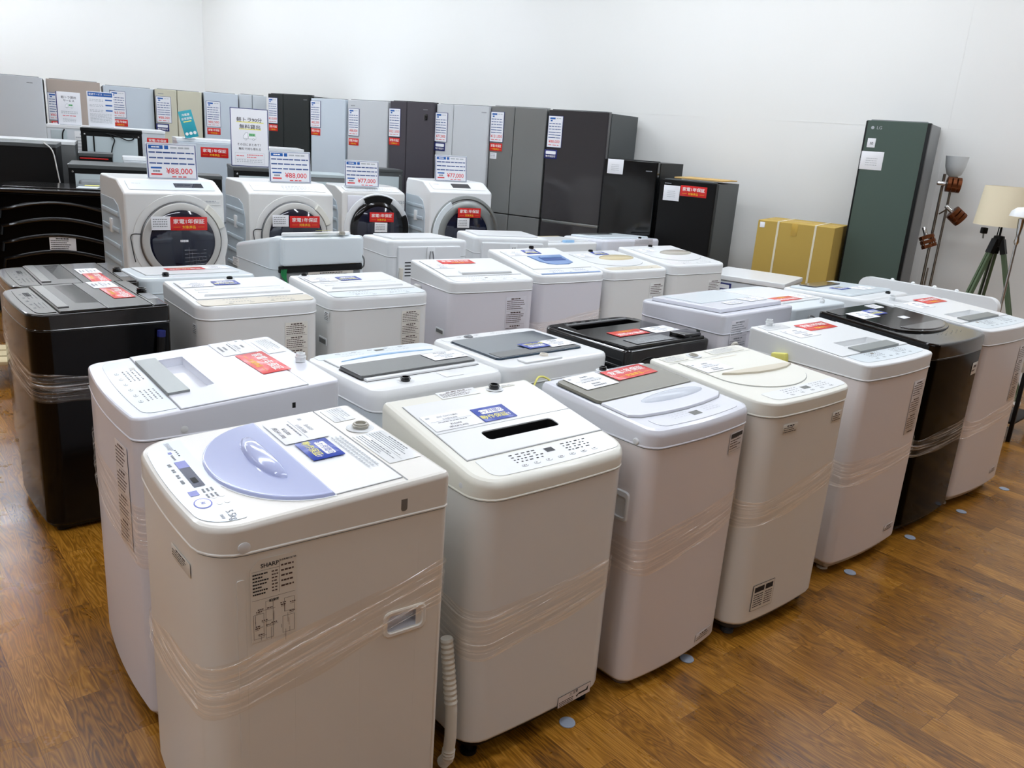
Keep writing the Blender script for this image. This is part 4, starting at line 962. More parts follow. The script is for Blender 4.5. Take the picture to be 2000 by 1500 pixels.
# ================================================================= drum washers
DG = 'front-loading drum washing machines with price boards'
def drum(P, label, style, zf, zt_, dc, rad, redp, redk='red', seed=0):
    """P = x, y, yaw, w, d; zf front top edge, zt_ flat top; dc door centre (u, z)"""
    x, y, yaw, w, d = P
    root = empty('drum_washing_machine', (x, y, 0), yaw, label, 'washing machine', DG)
    hw, hd = w/2, d/2
    prof = [(-hd+.03, .05), (-hd, .09), (-hd-.004, .5), (-hd, zf-.02), (-hd+.012, zf), (-hd+.17, zt_-.006), (-hd+.2, zt_), (hd-.03, zt_), (hd, zt_-.04), (hd, .05)]
    def pin(e):
        return [(a, b) for a, b in ins([(p[0], p[1]) for p in prof[::-1]], e)][::-1]
    m = MB(); rings = []
    for e, xx in ((.014, -hw), (.006, -hw+.003), (.0015, -hw+.009), (0, -hw+.018), (0, hw-.018), (.0015, hw-.009), (.006, hw-.003), (.014, hw)):
        rings.append([(xx, a, b) for a, b in pin(e)])
    cab = 'cab_white' if style != 'tosh' else 'pl_white'
    m.loft(rings, cab, True, True); m.build('cabinet', root, sharp=40)
    cu, cz = dc
    m = MB(); m.rbox(-hw+.03, -hd+.04, .015, hw-.03, hd-.03, .055, 'base_grey', .02); m.build('base', root)
    # pressed side panels
    m = MB()
    m.loft([[(x_, a, b) for a, b in ((-hd+.1, .1), (-hd+.1, zf-.2), (-hd+.16, zf-.1), (-hd+.26, zf-.07), (hd-.02, zf-.07), (hd-.02, .1))] for x_ in (-hw-.004, -hw+.004)], 'panel_grey')
    for k in range(8):
        z = zf-.17-k*.105; m.rbox(-hw-.012, -hd+.14, z, -hw+.002, hd-.06, z+.03, 'panel_grey', .004)
    m.rbox(-hw-.016, -.02, zf-.29, -hw+.002, .04, zf-.2, 'pl_white', .004); m.build('side_pressing', root)
    # control panel on the sloped top edge
    mt = Matrix.Translation((0, -hd+.094, (zf+zt_)/2+.002)) @ Matrix.Rotation(math.atan2(zt_-zf, .158), 4, 'X')
    m = MB(); W2 = w*.86
    m.prism(rr(W2, .125, .01, .01, 0, 3), 0, .002, 'pl_blue' if style == 'hit' else 'pl_white', .001)
    if style == 'hit': m.rect(.02, -.03, .2, .03, .0024, 'glass_dark')
    if style == 'tosh': m.rect(-.06, -.035, .12, .04, .0024, 'grey_dark')
    if style in ('hit2', 'sharp'):
        for q in range(3): m.dashes(-.05, W2*.42, -.03+q*.022, .006, .0024, 'txt_lgrey', .01, .02, .01)
    m.dashes(-W2*.44, -W2*.34, .02, .008, .0024, 'txt_lgrey', .01, .02, .003)
    m.build('control_panel', root, mt)
    F = lambda r, h, n=48: None
    yf = -hd-.004
    def ringl(name, prof_, mt_, n=56, sharp=40, cz_=cz):
        m = MB(); m.lathe(prof_, mt_, (cu, yf, cz_), 'y', n); return m.build(name, root, sharp=sharp)
    if style in ('hit', 'hit2'):
        ringl('door_surround', [(rad*1.2, -.002), (rad*1.19, .004), (rad*1.08, .007), (rad*1.02, .004), (rad*1.01, -.001)], 'cab_white')
        ringl('door', [(rad, 0), (rad, .012), (rad*.97, .03), (rad*.86, .04), (rad*.81, .036)], 'ring_grey')
        ringl('door_rim', [(rad*1.015, .0), (rad*1.015, .014), (rad*.985, .02), (rad*.975, .012)], 'silver_dk')
        g_ = [(rad*.815, .037), (rad*.75, .045), (rad*.5, .055), (rad*.2, .058), (.001, .059)]
        m = MB(); h = []
        for a in range(7): t = R(18+a*6); h.append((cu+rad*1.18*math.cos(t), cz+rad*1.18*math.sin(t)))
        for a in range(7): t = R(54-a*6); h.append((cu+rad*.98*math.cos(t), cz+rad*.98*math.sin(t)))
        m.loft([[(a, yf-.006, b) for a, b in h], [(a, yf-.03, b) for a, b in ins(h, .006)]], 'pl_cream'); m.build('door_handle', root)
        m = MB(); m.tube([(cu-rad*1.16, yf-.008, cz-rad*.5), (cu-rad*1.22, yf-.008, cz-rad*.1), (cu-rad*1.22, yf-.008, cz+rad*.18), (cu-rad*.98, yf-.008, cz+rad*.2)], .003, 'groove_dk', 6); m.build('hinge_cover', root)
    elif style == 'sharp':
        ringl('door_surround', [(rad*1.25, -.002), (rad*1.22, .01), (rad*1.1, .018), (rad*1.02, .01)], 'pl_back')
        ringl('door', [(rad*1.03, .0), (rad*1.03, .02), (rad*.95, .035), (rad*.8, .04)], 'black')
        g_ = [(rad*.81, .039), (rad*.5, .06), (rad*.2, .068), (.001, .07)]
        for (t0, t1) in ((62, 118), (-20, 26)):
            h = [(cu+rad*1.2*math.cos(R(t0+(t1-t0)*k/8)), cz+rad*1.2*math.sin(R(t0+(t1-t0)*k/8))) for k in range(9)]+[(cu+rad*.92*math.cos(R(t1+(t0-t1)*k/8)), cz+rad*.92*math.sin(R(t1+(t0-t1)*k/8))) for k in range(9)]
            m = MB(); m.loft([[(a, yf-.004, b) for a, b in h], [(a, yf-.034, b) for a, b in ins(h, .005)]], 'black_matte'); m.build('door_handle', root)
        m = MB(); m.rbox(-hw+.05, yf-.004, zf-.18, -hw+.2, yf+.006, zf-.03, 'pl_lilac', .006); m.build('detergent_drawer', root)
        m = MB()
        for q in range(3): m.dashes(0, hw-.06, -.01*q, .006, 0, 'txt_lgrey', .01, .02, .008)
        m.build('panel_print', root, Matrix.Translation((.06, yf-.003, zf-.07)) @ Matrix.Rotation(R(90), 4, 'X'))
    else:
        ringl('door_surround', [(rad*1.28, -.002), (rad*1.26, .012), (rad*1.18, .016), (rad*1.14, .004)], 'silver')
        ringl('door', [(rad*1.1, .0), (rad*1.1, .012), (rad*1.0, .03), (rad*.84, .028), (rad*.8, .02)], 'silver')
        g_ = [(rad*.81, .02), (rad*.5, .045), (rad*.2, .05), (.001, .05)]
        h = [(cu+rad*1.25*math.cos(R(120+70*k/8)), cz+rad*1.25*math.sin(R(120+70*k/8))) for k in range(9)]+[(cu+rad*1.05*math.cos(R(190-70*k/8)), cz+rad*1.05*math.sin(R(190-70*k/8))) for k in range(9)]
        m = MB(); m.loft([[(a, yf-.004, b) for a, b in h], [(a, yf-.03, b) for a, b in ins(h, .005)]], 'pl_cool'); m.build('door_handle', root)
    ringl('door_window', g_, 'glass_door', sharp=60)
    if style == 'hit':
        m = MB()
        for q in range(7): m.tube([(cu+.03+.022*q, yf-.0585+.0022*q, cz-.16+.01*q), (cu+.028+.018*q, yf-.0575+.0018*q, cz-.03)], .0012, 'drum_steel', 5)
        for q in range(5): m.tube([(cu-.0+.0, yf-.060, cz-.05-.025*q), (cu+.14, yf-.052, cz-.05-.022*q)], .001, 'drum_steel', 5)
        m.build('drum_pattern', root)
        stick(root, Matrix.Translation((cu+.0, yf-.061, cz+.01)) @ Matrix.Rotation(R(90), 4, 'X'), 'qr', w=.05, h=.014)
        stick(root, Matrix.Translation((hw-.09, yf-.002, zf-.06)) @ Matrix.Rotation(R(90), 4, 'X'), 'spec', w=.13, h=.035, mt='txt_lgrey', bg='cab_white', lh=.01)
    ru, rz, qu, qz, dy = redp
    stick(root, Matrix.Translation((ru, yf-dy, rz)) @ Matrix.Rotation(R(90), 4, 'X'), 'red', w=.23, h=.085)
    stick(root, Matrix.Translation((qu, yf-dy+.001, qz)) @ Matrix.Rotation(R(90), 4, 'X'), 'qr', w=.12, h=.085)
    return root
drum((-2.44, 5.62, 38, .62, .66), 'white drum washing machine with dark round door, leftmost of four with price boards', 'hit', 1.195, 1.262, (.025, .885), .25, (.058, 1.006, -.112, 1.009, .062))
drum((-1.899, 6.47, 34.5, .64, .63), 'white drum washing machine with beige door ring and ridged grey side, second from left', 'hit2', 1.175, 1.235, (.014, .86), .25, (.07, .972, -.112, .98, .062))
drum((-1.49, 7.80, 30.7, .60, .51), 'white drum washing machine with a black door and black top handle', 'sharp', 1.12, 1.16, (.03, .80), .25, (.045, .91, .04, .82, .075))
drum((-.72, 7.87, 30.6, .62, .57), 'white drum washing machine with a silver ring door, right end of the drum row', 'tosh', 1.18, 1.255, (.053, .80), .27, (.055, .998, .0, .907, .056))
def pboard(parentP, u, v, z, price, label, rot=0, bend=6):
    x, y, yaw = parentP; a = R(yaw)
    X = x+u*math.cos(a)-v*math.sin(a); Y = y+u*math.sin(a)+v*math.cos(a)
    root = empty('price_board', (X, Y, z), yaw+rot, label, 'price board', 'price boards standing on the drum washing machines')
    nm, me = card('board', p=price); link('price_sheet', me, root, Matrix.Translation((0, 0, .112)) @ Matrix.Rotation(R(90-bend), 4, 'X'))
    m = MB(); m.rbox(-.155, -.03, 0, .155, .04, .003, 'acrylic', .004, .001); m.build('stand', root)
pboard((-2.444, 5.617, 38), .057, -.1, 1.262, '¥88,000', 'white price board reading 88,000 yen on the leftmost drum washing machine')
pboard((-1.899, 6.47, 34.5), .057, -.1, 1.236, '¥88,000', 'white price board reading 88,000 yen on the second drum washing machine')
pboard((-1.403, 7.746, 30.7), -.13, -.06, 1.161, '¥77,000', 'white price board reading 77,000 yen above the black-doored machine')
pboard((-.739, 7.859, 30.6), 0.0, -.08, 1.256, '¥77,000', 'white price board reading 77,000 yen on the silver-doored machine')

# black drum washer at far left, seen from behind
x0 = (-3.40, 6.17); root = empty('black_drum_washing_machine', (*x0, 0), 18.7, 'large black washing machine at the left edge, its back pressed with arched ribs', 'washing machine')
m = MB(); m.rbox(-.42, -.31, .03, .42, .33, 1.075, 'black_body', .03, .01, 4); m.build('cabinet', root)
m = MB(); m.rbox(-.43, -.33, 1.078, .43, .34, 1.105, 'black', .02, .006, 4); m.rbox(-.36, -.2, 1.105, .34, .25, 1.112, 'black_top', .03, .003, 4); m.build('top_cover', root)
for k in range(5):
    m = MB(); pts = []; z = .98-k*.115
    P_ = [(-.36, z-.08), (-.35, z-.02)]+[(-.34+.68*q/14, z-.02+.06*math.sin(math.pi*q/14)) for q in range(1, 14)]+[(.35, z-.02), (.36, z-.08)]
    m.tube([(a, -.313, b) for a, b in P_], .013, 'black', 8); m.build('pressed_rib', root)
stick(root, Matrix.Translation((.02, -.3125, .73)) @ Matrix.Rotation(R(90), 4, 'X'), 'spec', w=.17, h=.1, mt='txt_black', bg='paper', lh=.014)
m = MB(); m.rbox(.1, -.12, 1.112, .24, .02, 1.114, 'pl_cool', .004, .0005); m.rbox(.12, .1, 1.112, .22, .16, 1.114, 'yellow', .004, .0005); m.build('sticker', root)
a_ = (-3.93, 5.88); root = empty('price_board', (*a_, 1.115), 18.7, 'price board cut off by the left edge, on the black washing machine', 'price board')
nm, me = card('board', p='¥66,000'); link('price_sheet', me, root, Matrix.Translation((0, 0, .112)) @ Matrix.Rotation(R(84), 4, 'X')); m = MB(); m.rbox(-.155, -.03, 0, .155, .04, .003, 'acrylic', .004, .001); m.build('stand', root)

# ================================================================= fridges along the walls
LIGHTD = ('door_silver', 'door_white', 'door_cream', 'door_bluegrey', 'door_beige')
def fridge(P, label, door, side='side_dark', layout='single', cards=(), hinge='pl_white', brand=(.3, .05), group='tall fridges along the wall', topm=None, extra=None):
    x, y, yaw, w, d, h = P
    root = empty('fridge', (x, y, 0), yaw, label, 'fridge', group)
    hd = d/2; dt = .06; yf = -hd
    m = MB(); m.rbox(-w/2, -hd+dt+.008, .03, w/2, hd, h-.005, side, .006, .003); m.build('body', root)
    m = MB(); m.rbox(-w/2+.02, -hd+.03, 0, w/2-.02, hd-.02, .04, 'black_matte', .004); m.build('base', root)
    def leaf(nm, x0, z0, x1, z1, handle=None):
        m = MB(); m.rbox(x0, 0, z0, x1, dt, z1, door, .012, .004, 3); o = m.build(nm, root, Matrix.Translation((0, yf, 0)))
        return o
    g = .004
    if layout == 'single': leaf('door', -w/2, .95, w/2, h); leaf('door', -w/2, .5, w/2, .944); leaf('drawer', -w/2, .06, w/2, .494)
    elif layout == 'two': leaf('door', -w/2, .62, w/2, h); leaf('door', -w/2, .06, w/2, .614)
    elif layout == 'one': leaf('door', -w/2, .03, w/2, h)
    elif layout == 'mirror':
        leaf('door', -w/2, .93, w/2, h); leaf('drawer', -w/2, .5, w/2, .9); leaf('drawer', -w/2, .06, w/2, .494)
        m = MB(); m.rbox(-w/2+.01, yf+.006, .9, w/2-.01, yf+dt, .928, 'silver', .004); m.build('handle_rail', root)
    else:
        sx = layout
        leaf('door', -w/2, .93, -w/2+w*sx-g/2, h); leaf('door', -w/2+w*sx+g/2, .93, w/2, h)
        leaf('drawer', -w/2, .68, -w/2+w*sx-g/2, .92); leaf('drawer', -w/2+w*sx+g/2, .68, w/2, .92)
        leaf('drawer', -w/2, .38, w/2, .67); leaf('drawer', -w/2, .06, w/2, .37)
    m = MB(); m.rbox(-w/2+.03, -hd+.02, h-.002, w/2-.03, -hd+.12, h+.008, topm or ('side_grey' if door in LIGHTD else side), .004); m.build('top_trim', root)
    if brand:
        m = MB(); m.dashes(-.03, .03, 0, .008, 0, 'txt_grey', .008, .012, .002); m.build('brand_mark', root, Matrix.Translation((brand[0]*w, yf-.001, h-brand[1])) @ Matrix.Rotation(R(90), 4, 'X'))
    for c in cards:
        kind, u, z, k = c
        stick(root, Matrix.Translation((u, yf-.001, z)) @ Matrix.Rotation(R(90), 4, 'X'), kind, **k)
    if extra: extra(root, yf)
    return root
def fset(w, off, zb, price, red='red', dz=.195):
    u = -w/2+.09+off
    c = [('fboard', u, zb, dict(p=price))]
    if red == 'red': c.append(('red', u, zb-dz, dict(w=.15, h=.075)))
    elif red: c.append((red, u-.01, zb-dz, {}))
    return c
LFR = 'pale fridges along the left wall'; RFR = 'tall fridges along the right wall'
fridge((-5.708, 9.441, 28, .656, .65, 1.944), 'plain white fridge at the left edge of the picture', 'door_white', 'side_dark', 'two', [('qr', -.26, 1.86, dict(w=.1, h=.1))], group=LFR, brand=(.32, .06))
fridge((-5.252, 9.912, 28, .533, .65, 1.947), 'beige fridge partly covered by a white leaflet stand, by the left wall', 'door_beige', 'black_matte', 'two', [('fboard', -.185, 1.66, dict(p='¥82,500')), ('red', -.17, 1.47, dict(w=.15, h=.07))], group=LFR, brand=None)
fridge((-4.781, 10.211, 28, .528, .65, 1.928), 'pale grey fridge with price board 3,500 half hidden by a blue-headed notice', 'door_bluegrey', 'side_grey', 'two', [('fboard', -.115, 1.73, dict(p='¥63,500')), ('red', -.10, 1.53, dict(w=.15, h=.075))], group=LFR, brand=(-.32, .05))
fridge((-4.282, 10.407, 28, .513, .65, 1.934), 'cream two-door fridge with a price board and dark blue sticker', 'door_cream', 'side_grey', .46, [('fboard', -.17, 1.71, dict(p='¥88,000')), ('dkblue', -.19, 1.51, {})], group=LFR, brand=(-.38, .05))
fridge((-3.845, 10.578, 28, .388, .65, 1.944), 'narrow pale blue fridge with price board 82,500', 'door_bluegrey', 'side_grey', 'two', fset(.388, .01, 1.7, '¥82,500'), group=LFR, brand=None)
fridge((-3.556, 10.864, 28, .327, .62, 1.954), 'narrow white fridge with a grey vertical strip, behind the lorry notice', 'door_white', 'side_grey', .48, group=LFR, brand=None)
fridge((-2.682, 10.456, -32, .688, .68, 1.98), 'dark charcoal two-door fridge with price board 110,000', 'door_charcoal', 'frame_black', .38, fset(.688, 0, 1.79, '¥110,000'), group=RFR, brand=(.42, .05))
fridge((-2.144, 10.113, -32, .539, .65, 1.954), 'pale blue single-door fridge with price board 82,500, beside the charcoal one', 'door_bluegrey', 'door_white', 'two', fset(.539, -.01, 1.78, '¥82,500'), group=RFR, brand=None)
fridge((-1.632, 9.798, -32, .595, .65, 1.957), 'light grey single-door fridge with price board 88,000 set low', 'door_silver', 'side_grey', 'two', fset(.595, .01, 1.72, '¥88,000', dz=.21), group=RFR, brand=(-.36, .06))
def plasma(root, yf):
    m = MB(); m.rbox(-.022, -.003, -.03, .022, 0, .03, 'black', .003, .0008); m.text('P', 0, 0, .04, 'txt_white', .001) if False else None; m.build('emblem', root, Matrix.Translation((.2, yf, 1.82)))
fridge((-1.092, 9.471, -32, .60, .68, 1.965), 'dark plum two-door fridge with price board 121,000 and small black emblem', 'door_plum', 'frame_black', .39, fset(.63, 0, 1.745, '¥121,000'), group=RFR, brand=(.32, .07), extra=plasma)
fridge((-.538, 9.147, -32, .66, .65, 1.96), 'silver grey two-door fridge with price board 77,000 and dark blue sticker', 'door_silver', 'side_grey', .33, fset(.676, -.01, 1.73, '¥77,000', 'dkblue'), group=RFR, brand=(.42, .06))
fridge((.052, 8.832, -32, .65, .68, 1.968), 'brushed metal six-door fridge with price board 121,000', 'door_grey', 'side_grey', .43, fset(.666, .0, 1.77, '¥121,000')+[('qr', -.27, 1.49, dict(w=.08, h=.06))], group=RFR, brand=(-.4, .04))
fridge((.609, 8.449, -32, .649, .64, 1.96), 'dark mirror-finish fridge with price board 88,000 and dark blue sticker', 'door_mirror', 'side_dark', 'mirror', [('fboard', -.235, 1.76, dict(p='¥88,000')), ('dkblue', -.265, 1.55, {})], group=RFR, brand=None)
fridge((1.09, 8.013, -32, .535, .6, 1.554), 'medium black fridge with a white notice at its top left corner', 'black', 'frame_black', 'two', [('qr', -.15, 1.49, dict(w=.16, h=.13))], group='medium black fridges', brand=(.35, .08))
fridge((1.553, 7.618, -32, .515, .6, 1.421), 'shorter black fridge with a red warranty sticker and cardboard on top', 'black_matte', 'side_dark', 'two', [('qr', -.14, 1.31, dict(w=.15, h=.13)), ('red', .06, 1.34, dict(w=.24, h=.09))], group='medium black fridges', brand=(-.35, .03))
m = MB(); m.rbox(-.2, -.24, 0, .24, .2, .012, 'cardboard_lt', .004, .001)
tag(m.build('cardboard_sheet', None, Matrix.Translation((1.6, 7.68, 1.434)) @ Matrix.Rotation(R(-30), 4, 'Z')), 'flat tan cardboard sheet lying on the shorter black fridge', 'cardboard')
def lg(root, yf):
    m = MB(); m.lathe([(.012, 0), (.012, .001), (.001, .001)], 'txt_lgrey', (-.03, 0, 0), 'z', 16); m.text('LG', .02, 0, .034, 'txt_lgrey', .001, .004); m.build('emblem', root, Matrix.Translation((-.15, yf-.001, 1.95)) @ Matrix.Rotation(R(90), 4, 'X'))
    m = MB(); m.rbox(-.03, -.035, 0, .03, .035, .001, 'paper', .001, .0002); m.text('10', 0, -.005, .03, 'txt_black', .0014, .01); m.build('year_sticker', root, Matrix.Translation((-.17, yf-.001, 1.835)) @ Matrix.Rotation(R(90), 4, 'X'))
    m = MB(); m.rbox(.21, yf-.002, .04, .236, yf+.06, 2.0, 'frame_black', .003, .001); m.rbox(-.236, yf-.002, .04, -.222, yf+.06, 2.0, 'frame_black', .003, .001); m.build('door_edge', root)
fridge((3.007, 7.03, -32, .470, .60, 2.004), 'tall narrow dark green fridge standing alone by the right wall', 'door_green', 'side_grey', 'one', [('qr', -.145, 1.70, dict(w=.17, h=.14))], group=None, brand=None, extra=lg)

# ---- smaller fridges standing back to back on the left, seen from behind
SF = 'small fridges in the block on the left'
def small(P, label, body, kind='back', topm=None, extra=None, h0=0.):
    x, y, yaw, w, d, h = P
    root = empty('small_fridge', (x, y, 0), yaw, label, 'fridge', SF)
    m = MB(); m.rbox(-w/2, -d/2, .02, w/2, d/2, h-.03, body, .006, .002); m.build('body', root)
    m = MB(); m.rbox(-w/2-.004, -d/2-.006, h-.03, w/2+.004, d/2+.01, h, topm or body, .012, .004); m.build('top_cover', root)
    if kind == 'back':
        m = MB(); m.rbox(-w/2+.045, -d/2-.004, .3, w/2-.04, -d/2+.002, h-.07, 'back_grey', .004, .001); m.build('back_panel', root)
        m = MB()
        for sx in (-1, 1): m.lathe([(.008, 0), (.008, .003), (.001, .004)], 'chrome', (sx*(w/2-.03), -d/2-.0005, h-.055), 'y', 10)
        m.build('screw', root)
    elif kind == 'front':
        m = MB(); m.rbox(-w/2, -d/2-.05, .65, w/2, -d/2-.004, h-.035, body, .012, .004, 3); m.build('door', root)
        m = MB(); m.rbox(-w/2, -d/2-.05, .05, w/2, -d/2-.004, .64, body, .012, .004, 3); m.build('door', root)
    if extra: extra(root, w, d, h)
    return root
def bump_(root, w, d, h):
    m = MB(); m.rbox(-w/2+.07, -d/2-.06, h-.36, -w/2+.24, -d/2, h-.11, 'galv', .03, .02, 4); m.build('compressor_cover', root)
    m = MB(); m.dashes(-.05, .06, 0, .014, 0, 'txt_black', .01, .02, .003); m.build('brand_mark', root, Matrix.Translation((.17, -d/2-.005, h-.1)) @ Matrix.Rotation(R(90), 4, 'X'))
small((-3.436, 6.976, 25, .598, .55, 1.243), 'black-framed fridge back with a rounded metal cover, behind the leftmost drum machine', 'frame_black', extra=bump_, topm='side_dark')
def cord1(root, w, d, h):
    m = MB(); m.tube([(w*.36, -d/2-.01, h+.01), (w*.46, -d/2-.02, h-.05), (w*.5, -d/2-.02, h-.2), (w*.55, -d/2-.02, h-.45)], .005, 'cord_white'); m.build('power_cord', root)
small((-4.207, 6.996, 25, .589, .6, 1.373), 'black small fridge with a white cord at its right edge, far left', 'black_matte', 'plain', 'side_dark', cord1)
small((-4.41, 7.63, 25, .62, .5, 1.375), 'small fridge with a long white rounded top, at left above the black one', 'side_grey', 'plain', 'pl_white')
def redline(root, w, d, h):
    m = MB(); m.rbox(-w/2+.01, -d/2-.003, h-.05, w/2-.03, -d/2+.001, h-.04, 'red', .001); m.build('red_strip', root)
small((-3.78, 7.42, 25, .26, .3, 1.303), 'low dark fridge with a thin red line under its top edge', 'frame_black', 'plain', 'side_dark', redline)
small((-3.36, 7.54, 25, .437, .2, 1.290), 'white small fridge with a dark blue sticker, left behind the first price board', 'door_white', 'front', 'pl_white', lambda r, w, d, h: (stick(r, Matrix.Translation((.1, -d/2-.051, h-.075)) @ Matrix.Rotation(R(90), 4, 'X'), 'dkblue'), None))
def shelfy(root, w, d, h):
    m = MB(); m.rbox(-.5, -d/2-.006, h-.32, -.36, -d/2+.0, h-.05, 'back_grey', .01); m.tube([(-.38, -d/2-.01, h-.04), (-.4, -d/2-.02, h-.1), (-.395, -d/2-.02, h-.3)], .006, 'black_matte'); m.build('cord_recess', root)
    stick(root, Matrix.Translation((-.2, -d/2-.001, h-.15)) @ Matrix.Rotation(R(90), 4, 'X'), 'spec', w=.19, h=.2, mt='txt_lgrey', bg='pl_white', lh=.03)
    m = MB(); m.rbox(-.07, -d/2-.006, h-.3, .06, -d/2, h-.07, 'side_dark', .006); m.build('handle_recess', root)
    stick(root, Matrix.Translation((.46, -d/2-.001, h-.11)) @ Matrix.Rotation(R(90), 4, 'X'), 'red', w=.2, h=.075)
small((-4.355, 8.809, 27, 1.066, .6, 1.495), 'wide white fridge with leaflets and a blue-headed notice standing on top', 'door_white', 'plain', 'pl_white', shelfy)
def cords(root, w, d, h):
    m = MB(); m.tube([(-.02, -d/2-.012, h-.05), (.02, -d/2-.02, h-.09), (.0, -d/2-.02, h-.16), (-.015, -d/2-.015, h-.24), (-.005, -d/2-.012, h-.32)], .005, 'black_matte')
    m.tube([(-.05, -d/2-.012, h-.04), (.05, -d/2-.02, h-.06), (.13, -d/2-.02, h-.09), (.18, -d/2-.02, h-.075), (.17, -d/2-.015, h-.05)], .005, 'black_matte'); m.build('power_cord', root)
    m = MB(); m.tube([(-.15, -d/2-.01, h-.06), (-.15, -d/2-.012, h-.4)], .006, 'black_matte'); m.build('pipe', root)
small((-3.908, 8.0, 25, .505, .45, 1.500), 'black-framed fridge back with looped black cords, below the blue-headed notice', 'frame_black', extra=cords)
small((-3.262, 8.692, 27, .647, .50, 1.453), 'white fridge front with a red warranty sticker, behind the first price board', 'door_bluegrey', 'front', 'pl_white', lambda r, w, d, h: (stick(r, Matrix.Translation((.02, -d/2-.051, h-.12)) @ Matrix.Rotation(R(90), 4, 'X'), 'red', w=.26, h=.095), None))
def cord2(root, w, d, h):
    m = MB(); m.tube([(-.2, -d/2-.01, h-.12), (-.14, -d/2-.02, h-.1), (-.05, -d/2-.02, h-.13), (.06, -d/2-.02, h-.16), (.16, -d/2-.02, h-.14)], .005, 'black_matte'); m.build('power_cord', root)
small((-2.497, 7.851, 25, .484, .55, 1.259), 'black-framed small fridge back under the lorry rental notice', 'frame_black', extra=cord2, topm='side_dark')
small((-2.797, 7.36, 25, .24, .3, 1.188), 'low dark fridge corner just right of the first price board', 'frame_black', 'plain', 'side_dark')
small((-2.703, 9.2, 25, .469, .45, 1.403), 'white-topped small fridge in front of the charcoal fridge', 'door_white', 'plain', 'pl_white')
small((-2.08, 8.49, 25, .50, .45, 1.205), 'grey-green topped small fridge back between two price boards', 'side_grey', topm='back_grey')
small((-1.585, 8.84, 25, .50, .34, 1.278), 'dark-topped small fridge back behind the 77,000 yen price board', 'side_dark', topm='side_dark')

# ---- leaflets and notices
def board_(name, P, w, h, label, cat, fn, yaw, tilt=4, t=.004, lean=0.):
    root = empty(name, P, yaw, label, cat)
    m = MB(); fn(m, w, h); m.build('sheet', root, Matrix.Translation((0, 0, h/2+.004)) @ Matrix.Rotation(R(90-tilt), 4, 'X') @ Matrix.Rotation(R(lean), 4, 'Z'))
    m = MB(); m.rbox(-w/2*.9, -.02, 0, w/2*.9, .05, .003, 'acrylic', .003, .001); m.build('stand', root)
def truck(m, x, y, s, z):
    m.prism([(x-s*.5, y-s*.2), (x-s*.12, y-s*.2), (x-s*.12, y+s*.3), (x-s*.32, y+s*.3), (x-s*.5, y+s*.02)], z, z+.0002, 'txt_lgrey'); m.prism([(x-s*.47, y-s*.16), (x-s*.15, y-s*.16), (x-s*.15, y+s*.26), (x-s*.3, y+s*.26), (x-s*.47, y+s*.01)], z+.0002, z+.0004, 'paper')
    m.rect(x-s*.1, y-s*.2, x+s*.5, y+s*.02, z, 'txt_lgrey'); m.rect(x-s*.08, y-s*.17, x+s*.48, y, z+.0003, 'paper'); m.rect(x-s*.06, y+s*.03, x+s*.44, y+s*.24, z, 'green_pale')
    for q in range(3): m.rect(x+s*(-.0+.14*q), y+s*.08, x+s*(.08+.14*q), y+s*.18, z+.0003, 'wire_green')
    for q in (-.3, .3):
        m.prism([(x+s*q+s*.09*math.cos(t), y-s*.22+s*.09*math.sin(t)) for t in [math.pi*2*k/14 for k in range(14)]], z+.0002, z+.0006, 'txt_lgrey'); m.prism([(x+s*q+s*.05*math.cos(t), y-s*.22+s*.05*math.sin(t)) for t in [math.pi*2*k/14 for k in range(14)]], z+.0006, z+.0008, 'paper')
def lorry(m, w, h):
    m.rbox(-w/2, -h/2, -.003, w/2, h/2, 0, 'navy', .002, .0005); m.rect(-w/2+.006, -h/2+.006, w/2-.006, h/2-.006, .0004, 'paper_gloss'); z = .001
    m.rect(-w*.34, h*.255, w*.38, h*.272, z, 'yellow'); m.rect(-w*.27, h*.135, w*.31, h*.152, z, 'yellow')
    m.text('軽トラ90分', 0, h*.3, w*.125, 'txt_black', z+.0004, .006, xs=1.08); m.text('無料貸出', .005, h*.18, w*.125, 'txt_black', z+.0004, .006, xs=1.14)
    truck(m, 0, h*.02, w*.34, z); m.text('その日にまとめて！', 0, -h*.125, w*.075, 'txt_black', z, .006); m.text('無料で持ち帰れる', 0, -h*.2, w*.075, 'txt_black', z, .006)
    for a, b, c, d in ((-w*.4, -h*.27, w*.38, -h*.267), (-w*.4, -h*.45, w*.38, -h*.447), (-w*.4, -h*.45, -w*.395, -h*.267), (w*.375, -h*.45, w*.38, -h*.267), (-w*.4, -h*.37, w*.38, -h*.367)): m.rect(a, b, c, d, z, 'txt_lgrey')
    m.dashes(-w*.36, -w*.16, -h*.32, .008, z, 'txt_red', .008, .012, .004); m.dashes(-w*.08, w*.34, -h*.3, .008, z, 'txt_red', .008, .012, .004); m.dashes(-w*.08, w*.16, -h*.34, .008, z, 'txt_red', .008, .012, .004)
    for q in range(2): m.dashes(-w*.36, w*.34, -h*(.39+.03*q), .006, z, 'txt_lgrey', .01, .02, .006)
board_('notice_stand', (-2.503, 7.66, 1.262), .325, .5, 'framed notice with a small lorry drawing and large black Japanese writing', 'notice', lorry, 25)
